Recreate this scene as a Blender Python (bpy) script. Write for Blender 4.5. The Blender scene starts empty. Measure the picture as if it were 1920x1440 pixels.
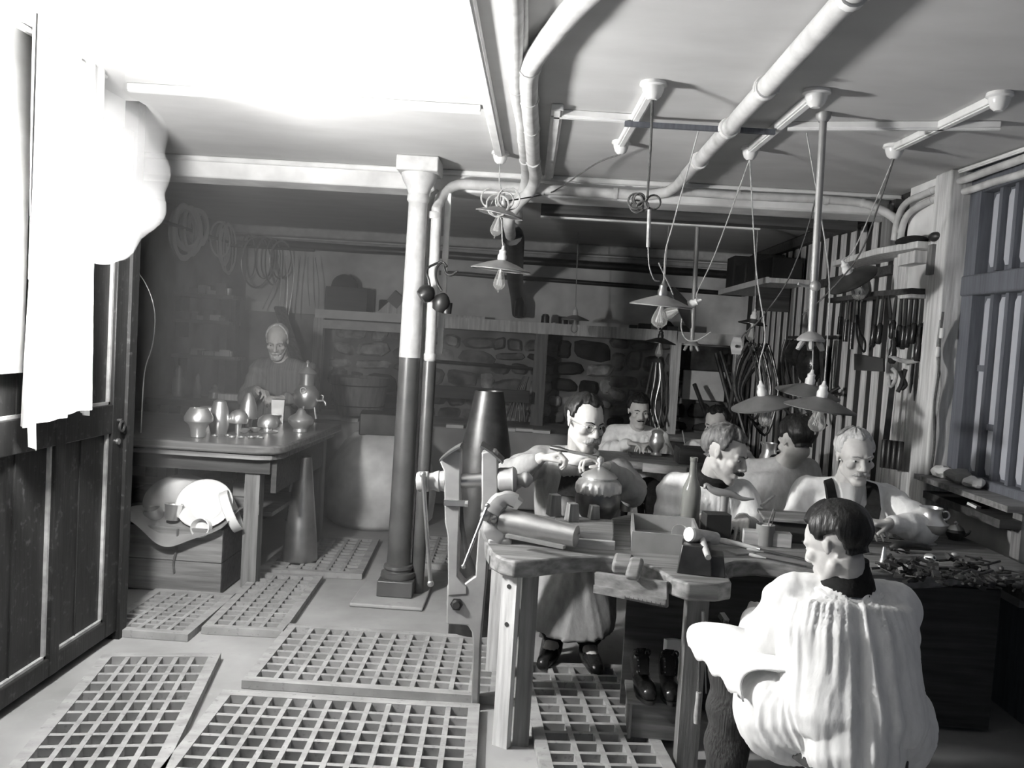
import bpy, bmesh, math, random
import numpy as np
from mathutils import Vector, Matrix, Euler, noise

# ------------------------------------------------------------------ camera, world, light, exposure
sc = bpy.context.scene
C = sc.collection
random.seed(7)
PI = math.pi
cam_d = bpy.data.cameras.new('camera')
cam = bpy.data.objects.new('camera', cam_d)
C.objects.link(cam)
cam_d.sensor_width = 36.0
cam_d.lens = 36.0 * 1600.0 / 1920.0
cam_d.clip_start = 0.05
_yaw, _pit, _rol = math.radians(1.432), math.radians(3.040), math.radians(3.5)
_f = Vector((-math.sin(_yaw) * math.cos(_pit), math.cos(_yaw) * math.cos(_pit), -math.sin(_pit)))
_r = _f.cross(Vector((0, 0, 1))).normalized()
_u = _r.cross(_f)
_cx = _r * math.cos(_rol) + _u * math.sin(_rol)
_cy = _u * math.cos(_rol) - _r * math.sin(_rol)
cam.matrix_world = Matrix(((_cx.x, _cy.x, -_f.x, 0), (_cx.y, _cy.y, -_f.y, 0), (_cx.z, _cy.z, -_f.z, 1.5), (0, 0, 0, 1)))
sc.camera = cam
sc.view_settings.view_transform = 'Standard'
sc.view_settings.look = 'None'
sc.view_settings.gamma = 1.0
sc.view_settings.use_curve_mapping = False
sc.view_settings.exposure = 1.15
sc.cycles.diffuse_bounces = 4
w = bpy.data.worlds.new('world')
sc.world = w
w.use_nodes = True
w.node_tree.nodes['Background'].inputs[0].default_value = (0.45, 0.62, 1.0, 1)
w.node_tree.nodes['Background'].inputs[1].default_value = 0.025
FLASH = (-1.58, 2.78, 1.60)      # the magnesium flash burning in front of the hung sheet
FLASH_STRENGTH = 420.0

# ------------------------------------------------------------------ helpers
def mat(name, c, rough=.7, metal=0.0, var=.18, scale=6.0, stretch=(1, 1, 1), bump=0.0, tint=(1.0, 1.0, .992), spec=.4, detail=6.0, dist=0.0, spots=0.0, alpha=None, trans=0.0, ior=1.45):
    m = bpy.data.materials.new(name)
    m.use_nodes = True
    nt = m.node_tree
    b = nt.nodes['Principled BSDF']
    tc = nt.nodes.new('ShaderNodeTexCoord')
    mp = nt.nodes.new('ShaderNodeMapping')
    mp.inputs['Scale'].default_value = stretch
    nt.links.new(tc.outputs['Object'], mp.inputs[0])
    n = nt.nodes.new('ShaderNodeTexNoise')
    n.inputs['Scale'].default_value = scale
    n.inputs['Detail'].default_value = detail
    n.inputs['Distortion'].default_value = dist
    nt.links.new(mp.outputs[0], n.inputs['Vector'])
    r = nt.nodes.new('ShaderNodeValToRGB')
    lo, hi = max(0, c * (1 - var)), min(1, c * (1 + var))
    r.color_ramp.elements[0].position = .3
    r.color_ramp.elements[1].position = .7
    r.color_ramp.elements[0].color = (lo * tint[0], lo * tint[1], lo * tint[2], 1)
    r.color_ramp.elements[1].color = (hi * tint[0], hi * tint[1], hi * tint[2], 1)
    nt.links.new(n.outputs['Fac'], r.inputs[0])
    col = r.outputs[0]
    if spots:
        n2 = nt.nodes.new('ShaderNodeTexNoise')
        n2.inputs['Scale'].default_value = scale * 7
        n2.inputs['Detail'].default_value = 3
        nt.links.new(tc.outputs['Object'], n2.inputs['Vector'])
        r2 = nt.nodes.new('ShaderNodeValToRGB')
        r2.color_ramp.elements[0].position = .60
        r2.color_ramp.elements[1].position = .72
        nt.links.new(n2.outputs['Fac'], r2.inputs[0])
        mx = nt.nodes.new('ShaderNodeMix')
        mx.data_type = 'RGBA'
        nt.links.new(r2.outputs[0], mx.inputs[0])
        nt.links.new(col, mx.inputs[6])
        s = abs(spots)
        mx.inputs[7].default_value = (s, s, s, 1)
        col = mx.outputs[2]
    nt.links.new(col, b.inputs['Base Color'])
    b.inputs['Roughness'].default_value = rough
    b.inputs['Metallic'].default_value = metal
    b.inputs['Specular IOR Level'].default_value = spec
    b.inputs['Transmission Weight'].default_value = trans
    b.inputs['IOR'].default_value = ior
    if bump:
        bp = nt.nodes.new('ShaderNodeBump')
        bp.inputs['Strength'].default_value = bump
        bp.inputs['Distance'].default_value = .01
        nt.links.new(n.outputs['Fac'], bp.inputs['Height'])
        nt.links.new(bp.outputs[0], b.inputs['Normal'])
    return m

WOODX, WOODY, WOODZ = (1, 14, 14), (14, 1, 14), (14, 14, 1)
M = dict(
    floor=mat('floor_concrete', .30, .9, var=.25, scale=2.2, bump=.25, spots=.30, detail=10),
    ceiling=mat('ceiling_plaster', .52, .95, var=.06, scale=3.0, bump=.12, stretch=(1, 2.2, 1)),
    plaster=mat('wall_plaster', .74, .95, var=.30, scale=3.0, bump=.5, detail=9),
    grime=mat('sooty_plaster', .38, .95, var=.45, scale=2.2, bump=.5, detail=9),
    stone=mat('rubble_stone', .20, .95, var=.8, scale=7, bump=.9, detail=9),
    stone_pale=mat('limewashed_stone', .46, .95, var=.75, scale=8, bump=.9, detail=9),
    stone_dark=mat('sooty_stone', .06, .95, var=.5, scale=8, bump=.9),
    mortar=mat('patchy_mortar', .26, .95, var=.8, scale=2.6, bump=.8, detail=10, dist=.6),
    white=mat('white_paint', .72, .6, var=.10, scale=9, bump=.1),
    pipe=mat('painted_pipe', .55, .55, var=.16, scale=14, bump=.25),
    door=mat('dark_door_paint', .020, .45, var=.25, scale=5, stretch=WOODZ, bump=.15, spots=.06),
    edge=mat('painted_lit_moulding', .34, .6, var=.3, scale=20, bump=.1),  # pale tone paints the light that right and bottom door mouldings catch
    wood=mat('bench_wood', .19, .55, var=.45, scale=3.0, stretch=WOODX, bump=.25),
    woody=mat('bench_wood_deep', .16, .6, var=.4, scale=3.0, stretch=WOODY, bump=.25),
    woodz=mat('post_wood', .19, .7, var=.35, scale=3.0, stretch=WOODZ, bump=.3),
    woodd=mat('dark_wood', .055, .6, var=.4, scale=3.0, stretch=WOODX, bump=.2),
    woodm=mat('table_wood', .13, .30, var=.35, scale=3.0, stretch=WOODX, bump=.08),
    woodp=mat('pale_wood', .60, .7, var=.28, scale=3.5, stretch=WOODZ, bump=.3),
    woodpx=mat('pale_wood_long', .42, .7, var=.22, scale=3.5, stretch=WOODX, bump=.2),
    cratewood=mat('crate_wood', .21, .8, var=.35, scale=3, stretch=WOODX, bump=.3),
    duck=mat('grating_wood', .30, .85, var=.22, scale=7, stretch=(1, 3, 1), bump=.3, spots=.22),
    iron=mat('dark_iron', .075, .42, metal=.75, var=.4, scale=9, bump=.12),
    steel=mat('worn_steel', .42, .34, metal=.9, var=.25, scale=7, bump=.06),
    colm=mat('column_paint', .085, .38, var=.3, scale=6, bump=.1, spec=.7),
    vise=mat('vise_steel', .34, .5, metal=.35, var=.25, scale=6, bump=.1),
    silver=mat('silver', .76, .32, metal=.88, var=.06, scale=5, bump=.02),
    tin=mat('bright_tin_strip', .92, .4, metal=.0, var=.1, scale=9),
    pewter=mat('dull_silver', .55, .42, metal=.7, var=.15, scale=6, bump=.05),
    bronze=mat('dark_bronze', .16, .28, metal=.8, var=.4, scale=12, bump=.1),
    skin=mat('skin', .52, .5, var=.08, scale=22, bump=.12, tint=(1.0, .985, .96)),
    eye=mat('eye_white', .7, .25, var=.02),
    iris=mat('iris', .02, .2, var=.02),
    hair_d=mat('dark_hair', .018, .42, var=.5, scale=12, stretch=(6, 6, 1), bump=.5),
    hair_b=mat('brown_hair', .14, .5, var=.5, scale=14, stretch=(6, 6, 1), bump=.5),
    hair_w=mat('white_hair', .58, .6, var=.3, scale=14, stretch=(6, 6, 1), bump=.5),
    hair_g=mat('grey_hair', .32, .6, var=.4, scale=14, stretch=(6, 6, 1), bump=.5),
    smock_w=mat('white_linen', .86, .9, var=.09, scale=12, bump=.35, stretch=(3, 3, 1)),
    smock_l=mat('pale_linen', .52, .9, var=.12, scale=12, bump=.35, stretch=(3, 3, 1)),
    smock_g=mat('grey_linen', .30, .9, var=.14, scale=12, bump=.35, stretch=(3, 3, 1)),
    smock_d=mat('dark_striped_cotton', .20, .9, var=.35, scale=3, bump=.3, stretch=(40, 3, .4)),
    cloth_d=mat('dark_wool', .014, .95, var=.3, scale=40, bump=.5),
    cord_d=mat('dark_corduroy', .045, .9, var=.5, scale=3, bump=.6, stretch=(60, 60, .5)),
    leather=mat('black_leather', .018, .25, var=.3, scale=20, bump=.3, spec=.6),
    paper=mat('paper', .70, .9, var=.06, scale=8),
    card=mat('brown_card', .26, .85, var=.15, scale=8, bump=.1),
    china=mat('white_china', .80, .2, var=.04, scale=6),
    cord=mat('flex_cord', .10, .9, var=.3, scale=60),
    cordp=mat('pale_cord', .42, .9, var=.3, scale=60),
    enamel=mat('enamel_shade', .30, .4, var=.18, scale=8, bump=.05),
    shade_d=mat('dull_shade', .15, .5, var=.25, scale=10, bump=.05),
    porc=mat('porcelain', .72, .25, var=.05),
    dust=mat('scrap_dark', .06, .45, metal=.5, var=.6, scale=25, bump=.4),
    sheet=mat('white_sheet', .88, .95, var=.03, scale=8, bump=.1),
    louvre=mat('shutter_paint', .13, .6, var=.2, scale=5, stretch=WOODZ, bump=.1, tint=(.92, .97, 1.1)),
    frosted=mat('frosted_pane', .46, .5, var=.08, scale=4, tint=(.95, .98, 1.05)),
    rock=mat('plaster_mound', .68, .95, var=.35, scale=4, bump=.6),
    slate=mat('black_card', .03, .7, var=.2, scale=6),
    straw=mat('hemp', .34, .95, var=.3, scale=30, bump=.4),
)
def glass_mat(name, tint, rough=.03):
    m = bpy.data.materials.new(name)
    m.use_nodes = True
    nt = m.node_tree
    nt.nodes.clear()
    out = nt.nodes.new('ShaderNodeOutputMaterial')
    mix = nt.nodes.new('ShaderNodeMixShader')
    tr = nt.nodes.new('ShaderNodeBsdfTransparent')
    tr.inputs[0].default_value = (tint, tint, tint, 1)
    gl = nt.nodes.new('ShaderNodeBsdfGlossy')
    gl.inputs['Roughness'].default_value = rough
    fr = nt.nodes.new('ShaderNodeFresnel')
    fr.inputs[0].default_value = 1.5
    nt.links.new(fr.outputs[0], mix.inputs[0])
    nt.links.new(tr.outputs[0], mix.inputs[1])
    nt.links.new(gl.outputs[0], mix.inputs[2])
    nt.links.new(mix.outputs[0], out.inputs[0])
    return m
M['glass'] = glass_mat('bulb_glass', .97)
_nt = M['glass'].node_tree
_nt.nodes['Fresnel'].inputs[0].default_value = 1.22
_o = [n for n in _nt.nodes if n.type == 'OUTPUT_MATERIAL'][0]
_m = [n for n in _nt.nodes if n.type == 'MIX_SHADER'][0]
_d = _nt.nodes.new('ShaderNodeBsdfDiffuse')
_d.inputs[0].default_value = (.8, .8, .78, 1)
_m2 = _nt.nodes.new('ShaderNodeMixShader')
_m2.inputs[0].default_value = .16
_nt.links.new(_m.outputs[0], _m2.inputs[1])
_nt.links.new(_d.outputs[0], _m2.inputs[2])
_nt.links.new(_m2.outputs[0], _o.inputs[0])
M['bottle'] = glass_mat('green_bottle_glass', .62, .12)
_nt = M['bottle'].node_tree
_o = [n for n in _nt.nodes if n.type == 'OUTPUT_MATERIAL'][0]
_m = [n for n in _nt.nodes if n.type == 'MIX_SHADER'][0]
_d = _nt.nodes.new('ShaderNodeBsdfDiffuse')
_d.inputs[0].default_value = (.50, .51, .48, 1)
_m2 = _nt.nodes.new('ShaderNodeMixShader')
_m2.inputs[0].default_value = .36
_nt.links.new(_m.outputs[0], _m2.inputs[1])
_nt.links.new(_d.outputs[0], _m2.inputs[2])
_nt.links.new(_m2.outputs[0], _o.inputs[0])
M['bottle_d'] = glass_mat('dark_bottle_glass', .10, .08)

class MB:
    """collects shapes in world coordinates (or local ones) and links them as one mesh object"""
    def __init__(s):
        s.v, s.f, s.m = [], [], []
    def add(s, v, f, mi=0):
        o = len(s.v)
        s.v += [tuple(p) for p in v]
        s.f += [tuple(i + o for i in q) for q in f]
        s.m += [mi] * len(f)
        return s
    def box(s, c, d, rot=(0, 0, 0), mi=0, taper=1.0):
        R = Euler(rot).to_matrix()
        v = []
        for z in (-.5, .5):
            t = taper if z > 0 else 1.0
            for x, y in ((-.5, -.5), (.5, -.5), (.5, .5), (-.5, .5)):
                v.append(Vector(c) + R @ Vector((x * d[0] * t, y * d[1] * t, z * d[2])))
        return s.add(v, [(3, 2, 1, 0), (4, 5, 6, 7), (0, 1, 5, 4), (1, 2, 6, 5), (2, 3, 7, 6), (3, 0, 4, 7)], mi)
    def bx(s, x0, x1, y0, y1, z0, z1, mi=0):
        return s.box(((x0 + x1) / 2, (y0 + y1) / 2, (z0 + z1) / 2), (x1 - x0, y1 - y0, z1 - z0), mi=mi)
    def bar(s, p0, p1, w, h, up=(0, 0, 1), mi=0):
        p0, p1 = Vector(p0), Vector(p1)
        d = (p1 - p0).normalized()
        a = d.cross(Vector(up))
        if a.length < 1e-4:
            a = d.cross(Vector((1, 0, 0)))
        a.normalize()
        b = a.cross(d)
        v = []
        for p in (p0, p1):
            for i, j in ((-.5, -.5), (.5, -.5), (.5, .5), (-.5, .5)):
                v.append(p + a * (i * w) + b * (j * h))
        return s.add(v, [(0, 1, 2, 3), (7, 6, 5, 4), (1, 0, 4, 5), (2, 1, 5, 6), (3, 2, 6, 7), (0, 3, 7, 4)], mi)
    def cyl(s, p0, p1, r0, r1=None, n=14, mi=0):
        return s.tube([p0, p1], [r0, r0 if r1 is None else r1], n, mi)
    def tube(s, pts, r, n=8, mi=0, flat=1.0, closed=False):
        pts = [Vector(p) for p in pts]
        k = len(pts)
        if not isinstance(r, (list, tuple)):
            r = [r] * k
        v, f = [], []
        a = None
        for i, p in enumerate(pts):
            if closed:
                t = (pts[(i + 1) % k] - pts[i - 1])
            else:
                t = pts[min(i + 1, k - 1)] - pts[max(i - 1, 0)]
            t.normalize()
            if a is None:
                a = t.cross(Vector((0, 0, 1)))
                if a.length < .05:
                    a = t.cross(Vector((0, 1, 0)))
            else:
                a = a - t * a.dot(t)
            a.normalize()
            b = t.cross(a)
            for j in range(n):
                q = 2 * PI * j / n
                v.append(p + a * (math.cos(q) * r[i]) + b * (math.sin(q) * r[i] * flat))
        for i in range(k if closed else k - 1):
            i2 = (i + 1) % k
            for j in range(n):
                f.append((i * n + j, i * n + (j + 1) % n, i2 * n + (j + 1) % n, i2 * n + j))
        if not closed:
            f.append(tuple(range(n - 1, -1, -1)))
            f.append(tuple(range((k - 1) * n, k * n)))
        return s.add(v, f, mi)
    def ell(s, c, r, n=14, m=9, R=None, mi=0):
        c = Vector(c)
        if not isinstance(r, (tuple, list)):
            r = (r, r, r)
        v, f = [], []
        for i in range(1, m):
            t = PI * i / m
            for j in range(n):
                q = 2 * PI * j / n
                p = Vector((r[0] * math.sin(t) * math.cos(q), r[1] * math.sin(t) * math.sin(q), r[2] * math.cos(t)))
                v.append(c + (R @ p if R else p))
        top, bot = len(v), len(v) + 1
        for z in (r[2], -r[2]):
            p = Vector((0, 0, z))
            v.append(c + (R @ p if R else p))
        for i in range(m - 2):
            for j in range(n):
                f.append((i * n + j, (i + 1) * n + j, (i + 1) * n + (j + 1) % n, i * n + (j + 1) % n))
        for j in range(n):
            f.append((top, j, (j + 1) % n))
            f.append((bot, (m - 2) * n + (j + 1) % n, (m - 2) * n + j))
        return s.add(v, f, mi)
    def caps(s, p0, p1, r0, r1, n=10):
        """round-ended tapered limb"""
        p0, p1 = Vector(p0), Vector(p1)
        d = p1 - p0
        L = d.length
        d = d / L if L > 1e-6 else Vector((0, 0, 1))
        pts, rs = [], []
        for t in (-1, -.86, -.5):
            pts.append(p0 + d * (t * r0)); rs.append(r0 * math.sqrt(max(1 - t * t, .001)))
        pts.append(p0); rs.append(r0); pts.append(p1); rs.append(r1)
        for t in (.5, .86, 1):
            pts.append(p1 + d * (t * r1)); rs.append(r1 * math.sqrt(max(1 - t * t, .001)))
        return s.tube(pts, rs, n)
    def lathe(s, prof, o=(0, 0, 0), n=24, mi=0, R=None, wob=None):
        """prof: (radius, height) from bottom to top, closed at the ends"""
        o = Vector(o)
        v, f = [], []
        k = len(prof)
        for i, (r, z) in enumerate(prof):
            for j in range(n):
                q = 2 * PI * j / n
                rr = max(r, .0004) * (wob(q, z) if wob else 1)
                p = Vector((rr * math.cos(q), rr * math.sin(q), z))
                v.append(o + (R @ p if R else p))
        for i in range(k - 1):
            for j in range(n):
                f.append((i * n + j, i * n + (j + 1) % n, (i + 1) * n + (j + 1) % n, (i + 1) * n + j))
        f.append(tuple(range(n - 1, -1, -1)))
        f.append(tuple(range((k - 1) * n, k * n)))
        return s.add(v, f, mi)
    def prism(s, poly, h, T=None, mi=0):
        """polygon (x, y) extruded from z=0 to h, then moved by matrix T"""
        n = len(poly)
        T = T or Matrix()
        v = [T @ Vector((x, y, 0)) for x, y in poly] + [T @ Vector((x, y, h)) for x, y in poly]
        f = [tuple(range(n - 1, -1, -1)), tuple(range(n, 2 * n))]
        for i in range(n):
            j = (i + 1) % n
            f.append((i, j, n + j, n + i))
        return s.add(v, f, mi)
    def torus(s, c, Rr, r, R=None, n=24, k=6, flat=1.0):
        pts = []
        for i in range(n):
            q = 2 * PI * i / n
            p = Vector((Rr * math.cos(q), Rr * math.sin(q), 0))
            pts.append(Vector(c) + (R @ p if R else p))
        return s.tube(pts, r, k, flat=flat, closed=True)
    def grid(s, fn, nu, nv, thick=.004):
        """a sheet of cloth or paper with thickness: fn(u, v) gives a point"""
        P = [[Vector(fn(i / (nu - 1), j / (nv - 1))) for j in range(nv)] for i in range(nu)]
        N = [[None] * nv for _ in range(nu)]
        for i in range(nu):
            for j in range(nv):
                a = P[min(i + 1, nu - 1)][j] - P[max(i - 1, 0)][j]
                b = P[i][min(j + 1, nv - 1)] - P[i][max(j - 1, 0)]
                q = a.cross(b)
                N[i][j] = q.normalized() if q.length > 1e-9 else Vector((0, 0, 1))
        v = [P[i][j] + N[i][j] * (thick / 2) for i in range(nu) for j in range(nv)] + [P[i][j] - N[i][j] * (thick / 2) for i in range(nu) for j in range(nv)]
        o = nu * nv
        f = []
        for i in range(nu - 1):
            for j in range(nv - 1):
                a, b, c, d = i * nv + j, (i + 1) * nv + j, (i + 1) * nv + j + 1, i * nv + j + 1
                f.append((a, b, c, d))
                f.append((o + d, o + c, o + b, o + a))
        for i in range(nu - 1):
            f.append((i * nv, o + i * nv, o + (i + 1) * nv, (i + 1) * nv))
            a, b = i * nv + nv - 1, (i + 1) * nv + nv - 1
            f.append((a, b, o + b, o + a))
        for j in range(nv - 1):
            f.append((j, j + 1, o + j + 1, o + j))
            a, b = (nu - 1) * nv + j, (nu - 1) * nv + j + 1
            f.append((b, a, o + a, o + b))
        return s.add(v, f)
    def obj(s, name, m, parent=None, local=False, bevel=0.0, ang=40, origin=None):
        me = bpy.data.meshes.new(name)
        vs = [Vector(p) for p in s.v]
        o = bpy.data.objects.new(name, me)
        if parent is not None:
            o.parent = parent
            if not local:
                inv = wmat(parent).inverted()
                vs = [inv @ p for p in vs]
        elif not local:
            if origin is None:
                xs, ys, zs = [p.x for p in vs], [p.y for p in vs], [p.z for p in vs]
                origin = Vector(((min(xs) + max(xs)) / 2, (min(ys) + max(ys)) / 2, min(zs)))
            else:
                origin = Vector(origin)
            vs = [p - origin for p in vs]
            o.location = origin
        me.from_pydata(vs, [], s.f)
        ms = m if isinstance(m, (list, tuple)) else [m]
        for q in ms:
            me.materials.append(M[q] if isinstance(q, str) else q)
        if len(ms) > 1:
            me.polygons.foreach_set('material_index', s.m)
        me.polygons.foreach_set('use_smooth', [True] * len(me.polygons))
        me.update()
        me.set_sharp_from_angle(angle=math.radians(ang))
        C.objects.link(o)
        if bevel:
            b = o.modifiers.new('bevel', 'BEVEL')
            b.width = bevel
            b.segments = 2
            b.limit_method = 'ANGLE'
            b.angle_limit = math.radians(50)
        return o

def wmat(o):
    m = o.matrix_basis.copy()
    while o.parent:
        o = o.parent
        m = o.matrix_basis @ m
    return m
def tag(o, label, cat, group=None):
    o['label'] = label
    o['category'] = cat
    if group:
        o['group'] = group
    return o
def thing(name, label, cat, loc, rot=(0, 0, 0), group=None):
    o = bpy.data.objects.new(name, None)
    o.empty_display_size = .05
    C.objects.link(o)
    o.location = loc
    o.rotation_euler = rot
    return tag(o, label, cat, group)
def one(name, label, cat, mb, m, group=None, bevel=0.0, origin=None, ang=40):
    return tag(mb.obj(name, m, bevel=bevel, origin=origin, ang=ang), label, cat, group)
def struct(o):
    o['kind'] = 'structure'
    return o
def dup(root, loc, rot=None, label=None, group=None, scale=None):
    r = root.copy()
    C.objects.link(r)
    r.location = loc
    if rot is not None:
        r.rotation_euler = rot
    if scale:
        r.scale = scale
    if label:
        r['label'] = label
    if group:
        r['group'] = group
    for ch in list(root.children):
        c = ch.copy()
        C.objects.link(c)
        c.parent = r
        for g in list(ch.children):
            d = g.copy()
            C.objects.link(d)
            d.parent = c
    return r
def arc(c, r, a0, a1, n, ax=(1, 0, 0), ay=(0, 0, 1)):
    c, ax, ay = Vector(c), Vector(ax), Vector(ay)
    return [c + ax * (r * math.cos(math.radians(a0 + (a1 - a0) * i / n))) + ay * (r * math.sin(math.radians(a0 + (a1 - a0) * i / n))) for i in range(n + 1)]
def smooth_path(pts, k=6):
    """Catmull-Rom through the points"""
    P = [Vector(p) for p in pts]
    P = [P[0] * 2 - P[1]] + P + [P[-1] * 2 - P[-2]]
    out = []
    for i in range(1, len(P) - 2):
        for j in range(k):
            t = j / k
            a, b, c, d = P[i - 1], P[i], P[i + 1], P[i + 2]
            out.append(.5 * ((2 * b) + (c - a) * t + (2 * a - 5 * b + 4 * c - d) * t * t + (3 * b - a - 3 * c + d) * t ** 3))
    out.append(P[-2])
    return out

# ------------------------------------------------------------------ the room
CZ = 2.457                      # ceiling height
BY = 8.44                       # back wall
RX = 2.04                       # right wall
struct(MB().bx(-3.3, 2.6, -.6, 8.7, -.12, 0).obj('floor', 'floor'))
struct(MB().bx(-3.3, 2.6, -.6, 8.7, CZ, CZ + .12).obj('ceiling', 'ceiling'))
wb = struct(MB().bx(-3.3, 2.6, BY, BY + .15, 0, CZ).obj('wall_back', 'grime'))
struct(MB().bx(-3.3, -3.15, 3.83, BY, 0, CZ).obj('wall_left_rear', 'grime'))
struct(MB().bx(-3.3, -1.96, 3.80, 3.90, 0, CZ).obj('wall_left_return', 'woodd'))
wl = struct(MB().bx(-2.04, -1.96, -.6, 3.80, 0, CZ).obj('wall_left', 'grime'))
wr = struct(MB().bx(RX, RX + .12, 4.44, BY, 0, CZ).obj('wall_right', 'slate'))
wrn = struct(MB().bx(2.16, 2.26, -.6, 4.44, 0, CZ).obj('wall_right_near', 'louvre'))

# pale plaster band of the back wall above the hearth shelf, and its rails
MB().bx(-2.9, RX, BY - .03, BY + .01, 1.62, 2.36).obj('plaster_band', 'plaster', wb)
struct(MB().bx(-3.1, RX, BY - .10, BY, 2.365, CZ).obj('trim_1', 'pipe', bevel=.015))
struct(MB().bx(-3.1, RX, BY - .06, BY - .03, 2.30, 2.345).obj('trim_2', 'pipe', bevel=.01))
# rubble stones of the back wall under the shelf: every stone a part
rs = random.Random(3)
MB().bx(-2.0, 1.95, BY - .006, BY + .01, .28, 1.56).obj('mortar', 'mortar', wb)
for x0, x1 in ((-2.0, -1.15), (-1.14, -.42), (-.41, .18), (.19, .74), (.75, 1.30), (1.31, 1.95)):
    z = .30
    while z < 1.50:
        h = rs.uniform(.09, .23)
        x = x0 + rs.uniform(-.05, .02)
        while x < x1 - .08:
            wd = min(rs.uniform(.13, .40), x1 + .05 - x)
            hh = h * rs.uniform(.78, 1.0)
            zz = z + rs.uniform(0, .03)
            d = rs.uniform(.015, .09)
            n = 10
            ph = rs.uniform(0, 6)
            pts = []
            for k in range(n):
                q = 2 * PI * (k + rs.uniform(-.25, .25)) / n
                c_, s_ = math.cos(q), math.sin(q)
                e = .5 * abs(c_) ** .6 * (1 if c_ > 0 else -1), .5 * abs(s_) ** .6 * (1 if s_ > 0 else -1)
                g = rs.uniform(.86, 1.04)
                pts.append((x + wd / 2 + e[0] * wd * g, zz + hh / 2 + e[1] * hh * g + .03 * math.sin(ph) * e[0]))
            v, f = [], []
            cx, cz = x + wd / 2, zz + hh / 2
            for rr, yy in ((1, 0), (.94, d * .55), (.66, d)):
                for px, pz in pts:
                    v.append((cx + (px - cx) * rr, BY - yy - (rs.uniform(-.016, .016) if rr < 1 else 0), cz + (pz - cz) * rr))
            for lay in range(2):
                for k in range(n):
                    f.append((lay * n + k, lay * n + (k + 1) % n, (lay + 1) * n + (k + 1) % n, (lay + 1) * n + k))
            f.append(tuple(2 * n + k for k in range(n)))
            u = noise.noise(Vector((cx * 1.1 + 4.1, cz * 2.2, .3))) + rs.uniform(-.15, .15)
            mm = 'stone_pale' if u > .14 else 'stone_dark' if u < -.26 else 'stone'
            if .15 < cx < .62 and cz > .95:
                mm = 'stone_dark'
            MB().add(v, f).obj('stone', mm, wb, ang=25)
            x += wd + .004
        z += h + .006

# beam across the room with its fillets
bm_ = struct(MB().bx(-3.1, RX, 5.02, 5.27, 2.335, CZ).obj('trim_3', 'plaster', bevel=.012))
struct(MB().bx(-3.1, RX, 4.99, 5.02, 2.425, CZ).obj('trim_4', 'white', bevel=.008))
struct(MB().bx(-.02, 1.9, 5.27, 5.40, 2.28, 2.335).obj('trim_5', 'woodd'))
struct(MB().bx(-.02, 1.35, 5.40, 5.44, 2.270, 2.300).obj('trim_6', 'white'))

# ---- right wall: upright slats with dark gaps, then wide boards, plaster pillar, post and shuttered window
y = 4.93
k = 0
rw = random.Random(5)
while y < 8.3:
    wd = .085 + rw.uniform(-.008, .012)
    MB().bx(RX - .008, RX + .005, y, y + wd, .02, 2.37 + rw.uniform(-.03, .02)).obj('slat', 'woodp', wr)
    y += .178 + rw.uniform(-.008, .008)
for (a, b, zz) in ((4.46, 4.58, 1.86), (4.60, 4.73, 1.88), (4.745, 4.83, 2.12), (4.845, 4.91, 2.2)):
    MB().bx(RX - .05, RX + .005, a, b, .02, zz).obj('board', 'woodp', wr)
MB().bx(RX - .035, RX + .005, 4.46, 4.80, 1.80, CZ).obj('plaster_patch', 'plaster', wr)
MB().bx(RX - .06, RX, 4.93, 8.3, 2.35, 2.42).obj('top_rail', 'woodd', wr)
MB().bx(RX - .055, RX, 4.93, 6.3, 2.0, 2.05).obj('rail', 'woodd', wr)
MB().bx(RX - .07, RX + .03, 4.95, 5.08, 2.13, 2.40).obj('upright', 'woodz', wr)
struct(MB().bx(RX - .07, 2.16, 4.27, 4.44, 0, CZ).obj('trim_7', 'woodp', bevel=.012))
# shuttered window with a middle rail, upright bars and round-ended grey panes
win = struct(MB().bx(2.13, 2.16, 3.0, 4.26, .98, 2.42).obj('window_1', 'louvre'))
MB().bx(2.06, 2.14, 3.0, 4.27, 1.84, 1.94).obj('middle_rail', 'louvre', win, bevel=.01)
MB().bx(2.07, 2.14, 3.0, 4.27, .90, .99).obj('bottom_rail', 'louvre', win, bevel=.01)
MB().bx(2.07, 2.14, 3.0, 4.27, 2.33, CZ).obj('top_rail', 'louvre', win, bevel=.01)
MB().bx(2.07, 2.14, 4.16, 4.265, .98, 2.34).obj('stile', 'louvre', win)
for tier, (z0, z1) in enumerate(((1.0, 1.83), (1.97, 2.32))):
    for k in range(9):
        yy = 4.145 - k * .128
        poly = [(-.042, z0 + .03), (-.025, z0 + .004), (.025, z0 + .004), (.042, z0 + .03), (.042, z1 - .03), (.025, z1 - .004), (-.025, z1 - .004), (-.042, z1 - .03)]
        T = Matrix.Translation((2.133, yy - .05, 0)) @ Matrix(((0, 0, -1, 0), (1, 0, 0, 0), (0, 1, 0, 0), (0, 0, 0, 1)))
        MB().prism(poly, .012, T).obj('pane', 'frosted', win)
        if k:
            MB().bx(2.095, 2.13, yy - .0015, yy + .0265, z0 - .02, z1 + .02).obj('bar', 'louvre', win)
        if tier == 0 and k < 2:
            MB().bx(2.115, 2.13, yy - .10, yy, 1.48 - .27 * k, 1.51 - .27 * k).obj('cross_bar', 'louvre', win)

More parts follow.
